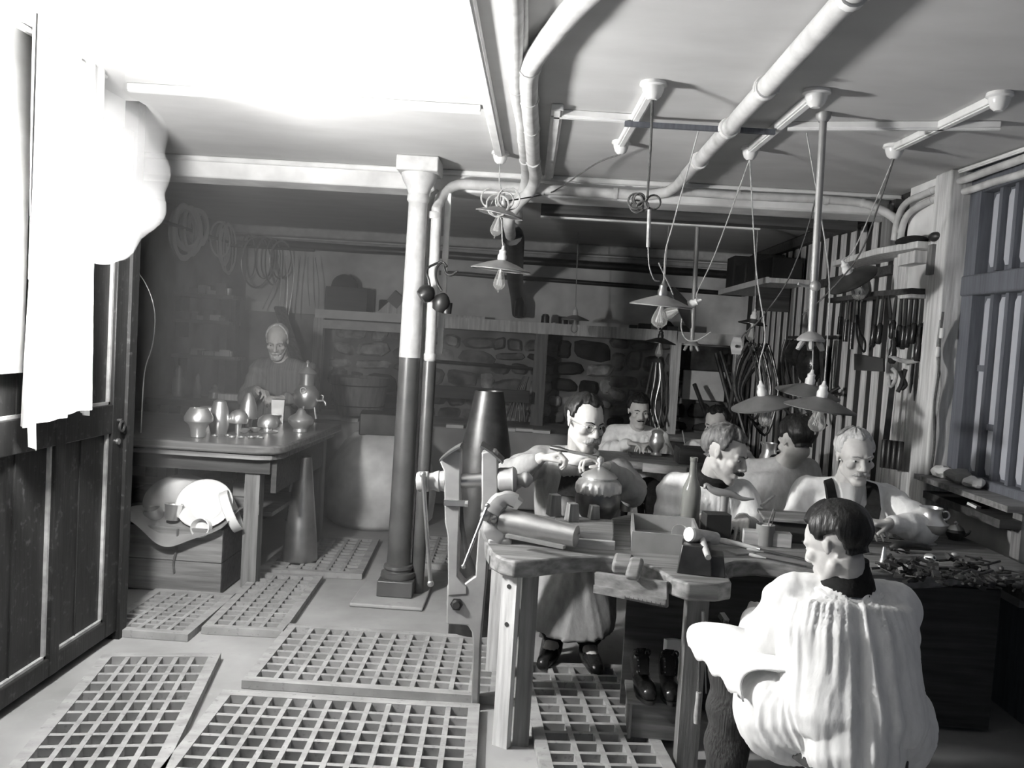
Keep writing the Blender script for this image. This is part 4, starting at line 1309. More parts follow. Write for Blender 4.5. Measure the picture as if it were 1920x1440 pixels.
MB().tube([(0.628,3.000,0.840), (0.627,2.930,0.819), (0.625,2.860,0.805)], [.010, .012, .010], 10).obj('handle', 'woodpx', ml)
def file_tool(label, a, b, hl, r, group='files and gravers lying on the bench', hm='woodpx', bm='iron'):
    a, b = V(a), V(b)
    d = (b - a).normalized()
    t = thing('hand_file', label, 'file', tuple((a + b) / 2), group=group)
    MB().tube([a, a + d * hl * .2, a + d * hl * .6, a + d * hl], [r * .9, r * 1.2, r, r * .6], 10).obj('handle', hm, t)
    MB().tube([a + d * hl * .96, a + d * (hl + .015)], [r * .62, r * .55], 8).obj('ferrule', 'steel', t)
    MB().bar(a + d * hl, b, r * .9, r * .5).obj('blade', bm, t)
    return t
file_tool('long file with pale handle running from mallet towards front man', (0.785,3.449,0.737), (1.076,3.213,0.735), .17, .011)
file_tool('file lying nearest the bench edge behind second bay', (0.861,3.236,0.735), (1.041,3.121,0.733), .05, .007)
file_tool('thin graver lying along the long pale-handled file', (0.873,3.326,0.734), (1.059,3.256,0.733), .05, .006)
file_tool('file lying left of the stake anvil with dark handle', (0.892,3.635,0.735), (0.785,3.728,0.735), .06, .009, hm='slate')
file_tool('file lying right of front man beside paste jar', (1.490,3.750,0.735), (1.678,3.702,0.733), .06, .008)
file_tool('thin file in front of paste jar beside front man', (1.470,3.668,0.734), (1.680,3.579,0.733), .05, .006)
file_tool('short file between hands of white-haired man and paste jar', (1.587,3.878,0.734), (1.685,3.826,0.733), .04, .006)
bs_ = MB()
bs_.box((0.839,3.287,0.731), (.09, .07, .006), (0, 0, .5))
one('card_scrap', 'torn card scrap among the files by the mallet', 'card', bs_, 'card')

# silver coffee pot, small teapot and heaped scrap at the right end
cp = thing('coffee_pot', 'tall silver coffee pot without lid at the right bench end', 'pot', (1.740,3.686,0.727))
MB().lathe([(.034, 0), (.036, .004), (.018, .014), (.014, .024), (.030, .036), (.062, .060), (.072, .085), (.074, .092), (.066, .096), (.050, .115), (.042, .135), (.044, .150), (.048, .160), (.045, .160), (.038, .140), (.045, .112), (.060, .090)], (0, 0, 0), 40).obj('body', 'silver', cp, local=True)
MB().tube(arc((.062, 0, .128), .018, -130, 130, 10), .004, 8).obj('handle_stub', 'silver', cp, local=True)
MB().tube([(-.062, 0, .085), (-.074, 0, .075), (-.084, .0, .060)], [.012, .008, .006], 10).obj('spout', 'silver', cp, local=True)
rn_ = MB()
rn_.torus((0, 0, .0925), .0735, .003, None, 40, 6)
rn_.obj('moulded_rim', 'silver', cp, local=True)
tp = thing('small_teapot', 'small dark teapot with domed lid behind the coffee pot', 'teapot', (1.916,3.815,0.727))
MB().lathe([(.026, 0), (.028, .005), (.040, .022), (.042, .036), (.034, .048)], (0, 0, 0), 28).obj('body', 'bronze', tp, local=True)
MB().lathe([(.036, .047), (.032, .054), (.018, .064), (.008, .068), (.010, .078), (.003, .084)], (0, 0, 0), 24).obj('lid', 'silver', tp, local=True)
MB().tube([(.038, 0, .02), (.058, 0, .032), (.066, 0, .046)], [.008, .006, .005], 8).obj('spout', 'bronze', tp, local=True)
rs = random.Random(9)
hp = MB()
for k in range(150):
    x, y = rs.uniform(1.33, 1.78), rs.uniform(2.98, 3.30)
    if (x - 1.36) ** 2 + (y - 3.32) ** 2 < .008:
        continue
    zz = BZ + .008 + rs.random() ** 2 * .035
    kind = rs.random()
    if kind < .45:
        hp.box((x, y, zz), (rs.uniform(.015, .05), rs.uniform(.008, .03), rs.uniform(.006, .016)), (rs.uniform(-.5, .5), rs.uniform(-.5, .5), rs.uniform(0, 6)))
    elif kind < .75:
        q = rs.uniform(0, 6.28)
        l = rs.uniform(.03, .09)
        hp.cyl((x, y, zz), (x + l * math.cos(q), y + l * math.sin(q), zz + rs.uniform(-.005, .02)), rs.uniform(.003, .007), n=6)
    else:
        hp.ell((x, y, zz), (rs.uniform(.008, .022), rs.uniform(.008, .02), rs.uniform(.005, .012)), 8, 5)
o = one('scrap_heap', 'heap of small dark metal scraps and fittings before the coffee pot', 'scrap', hp, 'dust')
o['kind'] = 'stuff'
for k, (p, r, h_, lab) in enumerate((((1.361,3.225,0.727), .022, .075, 'small bright silver funnel standing beside the front man'), ((1.548,3.273,0.727), .020, .03, 'tilted silver spout piece at the bench front edge right'))):
    f_ = MB()
    if k == 0:
        f_.lathe([(r, 0), (r * .55, h_ * .4), (r * .25, h_), (r * .18, h_), (r * .45, h_ * .4), (r * .9, .002)], p, 20)
    else:
        f_.lathe([(r, 0), (r * .9, h_ * .6), (r * .5, h_), (r * .3, h_), (r * .8, h_ * .5), (r * .9, .003)], (0, 0, 0), 18, R=Euler((1.2, .3, .4)).to_matrix())
        f_.v = [(q[0] + p[0], q[1] + p[1], q[2] + p[2] + .03) for q in f_.v]
    one('silver_fitting', lab, 'fitting', f_, 'silver')
for k, (p, lab) in enumerate((((1.366,3.414,0.735), 'small polished lid lying behind the front man\'s ear'), ((1.488,3.365,0.745), 'polished curved blank lying on the scrap heap'), ((1.739,3.452,0.740), 'small polished knob among scraps below teapot'))):
    f_ = MB().ell((p[0], p[1], BZ + .012 + .02 * (k == 1)), (.026 - .006 * k, .016, .010), 16, 9, Euler((.3, .2, k)).to_matrix())
    one('silver_piece', lab, 'fitting', f_, 'pewter')
cy = thing('swage_block', 'dark curved iron tool at the edge between coffee pot and front man', 'tool', (1.566,3.545,0.727))
MB().tube(smooth_path([(1.455,3.399,0.760), (1.502,3.403,0.775), (1.598,3.473,0.760), (1.675,3.522,0.740)], 4), [.012, .016, .019, .020, .020, .019, .018, .017, .016, .014, .012, .010, .006], 10).obj('bar', 'iron', cy)
MB().box((1.540,3.485,0.740), (.05, .04, .026)).obj('foot', 'iron', cy)

# tools hanging on the second bench leg
dv = thing('dividers', 'long steel dividers with wooden handle hanging on bench leg', 'dividers', (0.656,2.960,0.239))
MB().tube([(0.643,2.965,0.588), (0.648,2.965,0.546)], [.006, .009], 8).obj('joint', 'steel', dv)
MB().bar((0.643,2.965,0.561), (0.642,2.965,0.293), .008, .004).obj('leg', 'steel', dv)
MB().bar((0.649,2.965,0.562), (0.675,2.965,0.296), .008, .004).obj('leg', 'steel', dv)
ck = thing('graver', 'turning tool with pale wooden handle hanging on bench leg', 'tool', (0.651,2.955,0.193))
MB().tube([(0.647,2.955,0.302), (0.647,2.955,0.279), (0.647,2.955,0.221), (0.646,2.955,0.190)], [.010, .009, .012, .009], 10).obj('handle', 'woodpx', ck)
MB().tube([(0.637,2.955,0.541), (0.647,2.955,0.300)], [.003, .004], 6).obj('blade', 'steel', ck)
hn = thing('curved_horn', 'large dark curved horn hook under the bench bay', 'hook', (.78, 3.05, .35))
MB().tube(smooth_path([(0.728,3.000,0.556), (0.741,2.980,0.496), (0.762,2.950,0.446), (0.792,2.900,0.426), (0.840,2.860,0.422)], 5), [.010, .011, .012, .013, .015, .016, .018, .019, .020, .020, .020, .019, .018, .017, .015, .013, .012, .010, .009, .008, .007], 10).obj('horn', 'iron', hn)
MB().tube(smooth_path([(0.691,3.020,0.517), (0.701,3.000,0.457), (0.734,2.980,0.413), (0.768,2.950,0.408)], 5), .006, 8).obj('rod', 'iron', hn)
MB().bar((0.720,3.020,0.564), (0.733,2.990,0.548), .02, .02).obj('hanger', 'steel', hn)

# boots on the wooden box under the bench
wx = thing('wooden_box', 'upturned wooden box under the bench carrying the boots', 'box', (.545, 3.23, 0), (0, 0, -.05))
MB().bx(-.105, .105, -.09, .09, .036, .165).obj('case', 'wood', wx, local=True)
MB().bx(-.115, .115, -.10, .10, .165, .178).obj('lid_board', 'wood', wx, local=True)
MB().bx(-.105, -.095, -.1, .1, .034, .165).obj('side_board', 'woodz', wx, local=True)
def boot(label, x, y, rz):
    t = thing('ankle_boot', label, 'boot', (x, y, .179), (0, 0, rz), 'boots on the box under the bench')
    b_ = MB()
    b_.caps((0, -.055, .035), (0, .05, .040), .036, .034, 14)
    b_.caps((0, .05, .045), (0, .075, .105), .036, .040, 14)
    b_.caps((0, -.085, .030), (0, -.06, .033), .032, .036, 14)
    co, no, fs = remeshed(b_, 'boot', .006, 3)
    v_ = []
    for p in co:
        z = max(.012, min(p[2], .132))
        v_.append((p[0], p[1], z))
    up = MB().add(v_, fs).obj('upper', 'leather', t, local=True, ang=70)
    sl_ = [(.030 * math.cos(q) * (1.12 if math.sin(q) < 0 else .95), -.015 + .105 * math.sin(q)) for q in [2 * PI * k / 24 for k in range(24)]]
    MB().prism([(x_ * 1.15, y_) for x_, y_ in sl_], .013).obj('sole', 'iron', t, local=True)
    MB().grid(lambda u, v: ((u - .5) * .036, -.012 + .075 * v, .073 + .075 * v + .012 * math.sin(PI * v)), 6, 8, .006).obj('tongue', 'leather', up, local=True)
    for k in range(4):
        MB().cyl((-.020, .002 + .016 * k, .080 + .016 * k), (.020, .002 + .016 * k, .080 + .016 * k), .0022, n=6).obj('lace', 'cordp', up, local=True)
    for q in (-1, 1):
        MB().torus((q * .022, .045, .138), .012, .004, Euler((PI / 2, 0, .5)).to_matrix(), 12, 6).obj('pull_loop', 'leather', up, local=True)
    return t
boot('black leather ankle boot on the box under the bench, left of the pair', .492, 3.22, .12)
boot('black leather ankle boot on the box under the bench, right of the pair', .592, 3.225, -.05)
wp = MB().lathe([(.05, 0), (.062, .01), (.066, .10), (.060, .125), (.056, .12), (.060, .02)], (0.625,3.244,0.170), 28)
wp.v = [(p[0] + .03, p[1] + .17, p[2] + .0) for p in wp.v]
wp = MB().grid(lambda u, v: (.60 + .15 * u, 3.42 + .03 * math.sin(4 * u), .012 + .31 * v - .02 * u * v), 10, 8, .02)
one('white_cloth', 'white cloth bundle standing behind the boots under the bench', 'cloth', wp, 'sheet')

# ------------------------------------------------------------------ iron column, standpipe and the stone pad under them
pad = MB().bx(-.92, -.52, 4.52, 4.98, 0, .022)
one('stone_pad', 'low stone pad under the cast iron column and pipe', 'slab', pad, 'floor', bevel=.008)
col = thing('iron_column', 'cast iron column painted white above and dark below', 'column', (-.70, 4.76, .022))
MB().box((-.70, 4.76, .022 + .045), (.20, .20, .09)).obj('plinth', 'colm', col, bevel=.006)
MB().lathe([(.092, .112), (.098, .125), (.094, .145), (.078, .150), (.076, .158), (.084, .170), (.080, .185), (.070, .190)], (-.70, 4.76, 0), 32).obj('base_moulding', 'colm', col)
MB().lathe([(.068, .188), (.065, .25), (.058, 1.36)], (-.70, 4.76, 0), 32).obj('shaft', 'colm', col)
MB().lathe([(.060, 1.36), (.0595, 1.38), (.052, 2.22)], (-.70, 4.76, 0), 32).obj('upper_shaft', 'pipe', col)
MB().lathe([(.052, 2.215), (.062, 2.23), (.060, 2.255), (.056, 2.265), (.068, 2.30), (.090, 2.335), (.100, 2.36), (.100, 2.375)], (-.70, 4.76, 0), 32).obj('capital', 'pipe', col)
MB().box((-.70, 4.76, 2.416), (.23, .23, .082)).obj('abacus', 'pipe', col, bevel=.008)
sp_ = thing('stand_pipe', 'thick upright pipe beside the column, white above and dark below', 'pipe', (-.592, 4.80, .022))
MB().lathe([(.039, .022), (.039, 1.34), (.038, 1.345)], (-.592, 4.80, 0), 24).obj('lower_pipe', 'colm', sp_)
pts = [V((-.592, 4.80, 1.345)), V((-.600, 4.80, 2.20))] + [V((-.600, 4.83, 2.20)) + V((.13 - .13 * math.cos(a), .035 * math.sin(a) * 3, .165 * math.sin(a))) for a in [math.radians(k * 15) for k in range(1, 7)]] + [V((-.20, 4.94, 2.365)), V((.45, 4.945, 2.362)), V((.60, 4.94, 2.365)), V((.69, 4.90, 2.380)), V((.728, 4.80, 2.400)), V((.734, 4.66, 2.410)), V((.734, 4.55, 2.412))]
sv = MB().tube(pts, .030, 14)
sv.obj('upper_pipe', 'pipe', sp_)
for p in (V((-.592, 4.80, 1.37)), V((-.61, 4.80, 2.16)), V((-.02, 4.943, 2.364)), V((.40, 4.945, 2.362))):
    mb = MB()
    if p.z < 2.3:
        mb.lathe([(.033, -.02), (.037, -.012), (.037, .012), (.033, .02)], p, 20)
    else:
        mb.tube([p - V((.012, 0, 0)), p + V((.012, 0, 0))], .035, 16)
    mb.obj('pipe_clip', 'pipe', sp_)
dg_ = thing('ceiling_pipe', 'white ceiling pipe running straight back to the beam, rightmost of the thick ones', 'pipe', (.734, 3.5, 2.40))
MB().tube([(.734, -.3, 2.412), (.734, 4.545, 2.412)], .034, 14).obj('pipe', 'pipe', dg_)
for yy, xx in ((2.2, .734), (3.0, .734), (3.56, .734), (4.2, .734)):
    MB().tube([(xx, yy - .015, 2.41), (xx, yy + .015, 2.41)], .040, 14).obj('joint', 'white', dg_)
    MB().tube(arc((xx, yy, 2.41), .042, -20, 200, 10), .005, 6).obj('pipe_clip', 'white', dg_)
ub = MB().bar((-.548, 4.90, 1.39), (-.548, 4.90, 2.30), .032, .04, up=(0, 1, 0))
one('white_batten', 'narrow white wooden batten running up beside the stand pipe', 'batten', ub, 'white')
tp_ = MB().tube(smooth_path([(-.665, 4.93, .05), (-.66, 4.93, 1.3), (-.655, 4.93, 2.22), (-.59, 4.95, 2.30), (-.56, 4.98, 2.32)], 4), .014, 8)
one('thin_pipe', 'thin upright pipe half hidden between column and stand pipe', 'pipe', tp_, 'pipe')
# pair of rounded tools hung over the stand pipe
hk = thing('hooked_tools', 'pair of rounded dark tools hanging by hooks on the stand pipe', 'tools', (-.56, 4.70, 1.62))
for k, (cx, cy, rr) in enumerate((((812, 553), (846, 505), 17), ((834, 560), (815, 500), 16))):
    (x, y), (x2, y2) = cx, cy
    pass
MB().lathe([(.010, -.045), (.038, -.040), (.050, -.012), (.046, .018), (.028, .036), (.010, .046)], (-0.614,4.680,1.719), 20, R=Euler((0, .9, .3)).to_matrix()).obj('bulb', 'iron', hk)
MB().lathe([(.022, -.055), (.034, -.05), (.048, -.012), (.044, .018), (.026, .040), (.010, .050)], (-0.530,4.680,1.677), 20, R=Euler((.3, .3, .3)).to_matrix()).obj('bulb', 'iron', hk)
MB().lathe([(.026, -.03), (.030, .03)], (-0.501,4.700,1.645), 14).obj('socket', 'iron', hk)
for path in ([(-0.598,4.680,1.749), (-0.607,4.680,1.792), (-0.622,4.690,1.830), (-0.616,4.700,1.860), (-0.576,4.720,1.887), (-0.541,4.720,1.901)], [(-0.533,4.680,1.738), (-0.559,4.680,1.780), (-0.571,4.690,1.824), (-0.566,4.700,1.869), (-0.539,4.710,1.895), (-0.514,4.700,1.872)], [(-0.531,4.700,1.871), (-0.516,4.690,1.836), (-0.485,4.680,1.825), (-0.451,4.670,1.850)]):
    MB().tube(smooth_path(path, 4), .007, 8).obj('hook', 'iron', hk)

# ------------------------------------------------------------------ left table
TZ = .83
lt = thing('polishing_table', 'big dark polished table at left set with silver pots', 'table', (-2.1, 5.3, 0))
pl_ = [(-2.95, 4.60), (-1.50, 4.60), (-1.405, 4.63), (-1.355, 4.70), (-1.32, 5.92), (-2.95, 5.95)]
MB().prism(pl_, .05, Matrix.Translation((0, 0, TZ - .05))).obj('table_top', 'woodm', lt, bevel=.012)
pl_ = [(-2.93, 4.63), (-1.50, 4.63), (-1.42, 4.66), (-1.38, 4.74), (-1.36, 5.88), (-2.93, 5.90)]
MB().prism(pl_, .025, Matrix.Translation((0, 0, TZ - .083))).obj('under_frame', 'wood', lt)
MB().bx(-2.9, -1.44, 4.70, 4.73, .66, .747).obj('apron', 'woodd', lt)
MB().bx(-1.44, -1.41, 4.73, 5.8, .55, .747).obj('apron', 'woodd', lt)
for (x, y) in ((-1.545, 4.77), (-1.45, 5.82), (-2.85, 4.77), (-2.85, 5.82)):
    MB().box((x, y, .374), (.085, .085, .748)).obj('leg', 'woodz', lt)
MB().bx(-1.56, -1.50, 4.728, 4.732, .42, .48).obj('keyhole_plate', 'steel', lt)
MB().bx(-2.9, -1.5, 4.98, 5.85, .36, .385).obj('lower_shelf', 'wood', lt)

def pot_(name, label, cat, xy, prof, m='silver', z0=None, group='silver ware on the left table', s=1.0):
    mb = MB().lathe([(r * s, z * s) for r, z in prof], xy, 32)
    return one(name, label, cat, mb, m, group)
pot_('silver_bowl', 'bulbous lobed silver bowl on narrow foot, leftmost on the table', 'bowl', (-1.889,4.789,0.830), [(.030, 0), (.038, .004), (.044, .05), (.055, .075), (.078, .095), (.080, .115), (.066, .145), (.050, .168), (.046, .168), (.06, .145), (.07, .11)])
dk = MB().lathe([(.062, 0), (.066, .006), (.066, .10), (.060, .112), (.0, .115)], (-2.076,5.441,0.830), 28)
one('silver_canister', 'round silver canister behind the tall egg-shaped vessel', 'canister', dk, 'pewter', 'silver ware on the left table')
pot_('egg_vessel', 'tall fluted egg-shaped silver vessel standing on its rim', 'vessel', (-1.859,5.029,0.830), [(.045, 0), (.048, .006), (.058, .05), (.057, .10), (.048, .15), (.036, .190), (.020, .200), (.0, .202)])
pot_('domed_cup', 'domed silver cup upturned on a thin stem, between egg vessels', 'cup', (-1.763,5.086,0.830), [(.016, 0), (.018, .03), (.020, .06), (.055, .062), (.060, .075), (.056, .105), (.040, .130), (.016, .142), (.0, .144)])
pot_('pointed_vessel', 'pointed silver vessel on dark stand towards the table rear', 'vessel', (-1.822,5.431,0.830), [(.028, 0), (.030, .050), (.060, .055), (.060, .10), (.052, .150), (.036, .200), (.018, .230), (.0, .236)], s=.95)
pot_('mirror_dome', 'shiny round silver dome on a saucer near the table front', 'dome', (-1.626,5.227,0.830), [(.062, 0), (.066, .006), (.030, .012), (.028, .030), (.062, .034), (.066, .052), (.058, .082), (.036, .104), (.012, .112), (.0, .113)])
pot_('onion_pot', 'onion-shaped silver pot at the right end of the table', 'pot', (-1.451,5.331,0.830), [(.042, 0), (.046, .004), (.044, .022), (.060, .040), (.078, .062), (.080, .080), (.066, .100), (.034, .118), (.026, .135), (.010, .150), (.0, .152)])
mc = MB().lathe([(.034, 0), (.046, .008), (.044, .02), (.030, .04), (.036, .055), (.046, .062), (.042, .065)], (-1.729,5.666,0.830), 24)
one('silver_salt', 'small silver salt cellar below the boxed beaker', 'salt', mc, 'silver', 'silver ware on the left table')
bx_ = MB().box(V((-1.726,5.668,0.830)) + V((0, .09, .08)), (.075, .075, .16), (0, 0, .2), taper=1.15)
one('square_beaker', 'square pale beaker box standing before the old man', 'beaker', bx_, 'pewter', 'silver ware on the left table')
for k, (p, r, lab) in enumerate((((-1.731,5.105,0.830), .035, 'small shallow silver dish, left of the two dishes'), ((-1.693,5.187,0.830), .036, 'small shallow silver dish, right of the two dishes'))):
    pot_('silver_dish', lab, 'dish', p, [(.012, 0), (r * .7, .006), (r, .026), (r * .95, .026), (r * .6, .009)])
for k, (x, y) in enumerate(((397, 816), (420, 815), (436, 821), (455, 822), (474, 822), (486, 821), (495, 824))):
    rg = MB().torus(V((-1.712,4.888,0.830)) + (V((-1.660,4.917,0.830)) - V((-1.712,4.888,0.830))) * ((x - 440) / 20) + V((0, (820 - y) * .012, .005)), .014 + .002 * (k % 3), .005, None, 16, 6)
    one('silver_ring', 'small silver ring ' + ('leftmost under the lobed bowl', 'before the egg vessel', 'under the upturned domed cup', 'before the left shallow dish', 'before the right shallow dish', 'left of the mirror dome saucer', 'rightmost before the mirror dome')[k] + ' on the table', 'ring', rg, 'silver', 'rings on the left table')
# coffee urn with a tap
ur = thing('coffee_urn', 'tall silver coffee urn with tap and knobbed lid', 'urn', (-1.635,6.120,0.830))
MB().lathe([(.050, .075), (.075, .10), (.090, .15), (.088, .20), (.062, .235), (.050, .245), (.052, .300), (.055, .325)], (0, 0, 0), 32).obj('body', 'silver', ur, local=True)
MB().lathe([(.062, .325), (.066, .332), (.054, .350), (.030, .368), (.012, .376), (.008, .395), (.015, .405), (.010, .418), (.003, .424)], (0, 0, 0), 28).obj('lid', 'pewter', ur, local=True)
for k in range(3):
    q = PI / 6 + k * 2 * PI / 3
    MB().tube([(.062 * math.cos(q), .062 * math.sin(q), .10), (.070 * math.cos(q), .070 * math.sin(q), .05), (.080 * math.cos(q), .080 * math.sin(q), 0)], [.010, .007, .010], 8).obj('leg', 'silver', ur, local=True)
MB().tube([(.08, 0, .135), (.13, -.01, .14), (.145, -.012, .125), (.148, -.012, .105)], [.008, .008, .010, .007], 10).obj('tap', 'silver', ur, local=True)
MB().tube([(.125, -.01, .145), (.125, -.01, .175), (.11, -.01, .178)], .007, 8).obj('tap_handle', 'silver', ur, local=True)
MB().torus((0, -.088, .21), .022, .004, Euler((PI / 2, 0, 0)).to_matrix(), 16, 6).obj('ring_handle', 'silver', ur, local=True)
MB().lathe([(.02, .03), (.03, .035), (.028, .055), (.018, .06)], (0, 0, -.03), 16).obj('burner', 'pewter', ur, local=True)

# ------------------------------------------------------------------ under and beside the table
sx = .386
for k, (c, d, mm, lab) in enumerate(((V((-1.77, 5.07, .42)), (.24, .14, .07), 'wood', 'wooden drawer box on the shelf under the left table'), (V((-1.70, 5.08, .4955)), (.12, .10, .08), 'card', 'pale square box on top of the drawer box under the table'), (V((-1.95, 5.25, .445)), (.20, .22, .12), 'wood', 'wooden box at the back of the shelf under the table'), (V((-2.20, 5.09, .425)), (.30, .18, .08), 'woodd', 'dark shallow box at left on the shelf under the table'))):
    one('shelf_box', lab, 'box', MB().box(c, d), mm, 'boxes under the left table', bevel=.004)
one('pale_card', 'pale square card leaning on the inside of the table end', 'card', MB().box((-1.475, 5.35, .52), (.012, .16, .13), (0, .1, 0)), 'paper')
cn = MB().lathe([(.108, 0), (.110, .008), (.104, .10), (.046, .640), (.040, .650), (.030, .640)], (-1.40, 5.27, .035), 36)
one('steel_cone', 'tall polished steel cone standing on the floor grating by the table', 'cone', cn, 'steel')

cr = thing('wooden_crate', 'wooden plank crate heaped with dishes wrapped in paper', 'crate', (-1.88, 4.76, 0))
CX0, CX1, CY0, CY1, CH = -2.20, -1.64, 4.56, 4.95, .36
for (z0, z1) in ((0.01, .175), (.18, CH)):
    MB().bx(CX0, CX1, CY0, CY0 + .016, z0, z1).obj('plank', 'cratewood', cr)
    MB().bx(CX0, CX1, CY1 - .016, CY1, z0, z1).obj('plank', 'cratewood', cr)
    MB().bx(CX1 - .016, CX1, CY0 + .017, CY1 - .017, z0, z1).obj('plank', 'woodd', cr)
    MB().bx(CX0, CX0 + .016, CY0 + .017, CY1 - .017, z0, z1).obj('plank', 'woodd', cr)
MB().bx(CX0 + .017, CX1 - .017, CY0 + .017, CY1 - .017, .01, .03).obj('bottom', 'woodd', cr)
MB().tube(smooth_path([(-1.885, 4.552, .355), (-1.885, 4.548, .25), (-1.90, 4.548, .17), (-1.895, 4.550, .115)], 4), .006, 6).obj('rope_loop', 'cord', cr)
def wrap(u, v):
    x = -2.20 + .58 * u
    y = 4.50 + .42 * v
    z = .375 + .03 * math.sin(u * 6) * (1 - v) - .10 * math.exp(-((u - .45) / .34) ** 2) * (1 - v) ** 2 + .05 * (abs(u - .5) * 2) ** 2 + .015 * math.sin(11 * u + 5 * v)
    return (x, y - .02 * math.sin(3 * u), z)
one('wrapping_paper', 'sheet of dark wrapping paper folded over the crate rim under the dishes', 'paper', MB().grid(wrap, 26, 14, .003), 'card')
def dish(name, label, cat, c, R, prof, m='china', n=32, sx_=1.0):
    mb = MB().lathe(prof, (0, 0, 0), n)
    mb.v = [V(c) + R @ V((p[0] * sx_, p[1], p[2])) for p in mb.v]
    return one(name, label, cat, mb, m, 'dishes heaped in the crate')
PL = [(.10, 0), (.11, .004), (.15, .016), (.155, .020), (.15, .022), (.11, .009), (.0, .008)]
dish('oval_platter', 'large oval lobed platter standing at the back of the crate heap', 'platter', (-2.006,4.840,0.450), Euler((1.0, -.15, .2)).to_matrix(), PL, 'pewter', sx_=1.25)
dish('oval_dish', 'big white oval dish leaning in the middle of the crate heap', 'dish', (-1.801,4.740,0.440), Euler((.85, .35, -.3)).to_matrix(), [(.08, 0), (.09, .004), (.13, .05), (.15, .056), (.145, .060), (.12, .054), (.08, .010)], sx_=1.1)
dish('deep_ring', 'round deep white bowl tipped on edge at right of the crate heap', 'bowl', (-1.673,4.700,0.426), Euler((.2, 1.15, .5)).to_matrix(), [(.115, 0), (.12, .004), (.12, .05), (.114, .052), (.108, .048), (.106, .010), (.0, .008)])
dish('white_cup', 'white cup lying on its side at the front of the crate heap', 'cup', (-1.762,4.580,0.362), Euler((1.35, 0, -.1)).to_matrix(), [(.030, -.03), (.050, -.02), (.054, .03), (.050, .034), (.045, -.015), (.0, -.02)])
dish('silver_tumbler', 'flared silver tumbler standing at left in the crate', 'tumbler', (-1.957,4.640,0.380), Euler((-.1, .05, 0)).to_matrix(), [(.034, 0), (.036, .004), (.048, .085), (.052, .090), (.046, .085), (.032, .008)], 'silver')
dish('silver_pot', 'small round silver pot at the left end of the crate heap', 'pot', (-2.086,4.700,0.380), Euler((.2, -.2, 0)).to_matrix(), [(.03, -.03), (.05, -.01), (.055, .02), (.045, .045), (.04, .045), (.045, .02)], 'pewter')

# ------------------------------------------------------------------ rear left: plaster-covered stove base, iron block, tub
rk = MB().lathe([(.36, 0), (.42, .05), (.44, .25), (.40, .45), (.30, .62), (.22, .70), (.0, .70)], (-1.15, 6.65, 0), 30, wob=lambda q, z: 1 + .07 * noise.noise(V((q * 1.2, z * 3, 1))))
one('stove_base', 'rough rounded masonry stove base at the rear behind the steel cone', 'masonry', rk, 'rock', ang=60)
one('iron_block', 'dark iron block lying on the rounded masonry base', 'block', MB().box((-1.16, 6.62, .78), (.34, .30, .17), (0, 0, .15)), 'iron', bevel=.01)
tb_ = thing('wooden_tub', 'grey wooden tub standing on the hearth ledge behind the column', 'tub', (-1.52, 7.45, .755))
MB().lathe([(.20, 0), (.26, .33), (.24, .33), (.18, .02)], (-1.52, 7.45, .755), 30).obj('staves', 'woodz', tb_)
for zz in (.08, .26):
    MB().torus((-1.52, 7.45, .755 + zz), .202 + .18 * zz, .006, None, 30, 6).obj('hoop', 'iron', tb_)

# ------------------------------------------------------------------ ceiling casings, rosettes and pipes
def casing(label, a, b, w_=.045, h_=.028, m='white'):
    mb = MB().bar(a, b, w_, h_)
    t = thing('cable_casing', label, 'casing', tuple((V(a) + V(b)) / 2), group=None)
    mb.obj('casing', m, t, bevel=.004)
    MB().bar(V(a) - V((0, 0, h_ / 2 + .002)), V(b) - V((0, 0, h_ / 2 + .002)), w_ * .5, .006).obj('cap_strip', m, t)
    return t
cz = CZ - .014
casing('long white wooden cable casing running back over the left hanging lamp', (-.262, 1.0, cz), (-.245, 4.42, cz), .05)
casing('white wooden cable casing right of the twin pipes, ending at the beam', (.028, 3.50, cz), (.014, 4.96, cz), .05)
casing('short white cable casing between two ceiling rosettes, nearest the twin pipes', (.366, 3.19, cz), (.342, 4.05, cz), .042)
casing('short white cable casing between two ceiling rosettes, beside the hanging gas rod', (.95, 3.19, cz), (.94, 4.02, cz), .042)
casing('short white cable casing between two ceiling rosettes, nearest the right wall', (1.56, 3.10, cz), (1.53, 3.84, cz), .042)
casing('white cross casing over the ceiling from the sheet to the twin pipes', (-1.75, 3.55, cz), (-.29, 3.60, cz), .045)
casing('white cross casing over the ceiling from the twin pipes to the right', (.0, 3.60, cz), (.36, 3.61, cz), .045)
casing('dim cross casing on the ceiling between gas rod and right wall', (.98, 3.60, cz), (1.75, 3.42, cz), .04)
casing('white cable casing on the ceiling running towards the shuttered window', (2.06, 3.35, cz), (2.0, 4.25, cz), .018, .014)
casing('short white casing on the dark ceiling behind the beam', (1.10, 5.62, cz), (1.32, 6.2, cz), .05)
casing('long pale casing across the ceiling behind the beam', (.30, 6.30, cz), (1.55, 6.30, cz), .05)
wd_ = MB().bar((.31, 3.595, CZ - .042), (.93, 3.60, CZ - .042), .02, .02)
one('iron_rail', 'dark iron rail hung under the ceiling between the two rosette casings', 'rail', wd_, 'louvre')
def rosette(label, x, y, s=1.0):
    mb = MB().lathe([(.048 * s, CZ), (.050 * s, CZ - .012), (.040 * s, CZ - .018), (.038 * s, CZ - .030), (.030 * s, CZ - .050), (.016 * s, CZ - .062)], (x, y, 0), 24)
    mb.f = [tuple(reversed(q)) for q in mb.f]
    one('ceiling_rosette', label, 'rosette', mb, 'pewter' if False else 'porc', 'porcelain ceiling rosettes')
rosette('porcelain ceiling rosette at the end of the long left casing', -.243, 4.46, .95)
rosette('large porcelain rosette at front end of the casing nearest the twin pipes', .367, 3.16)
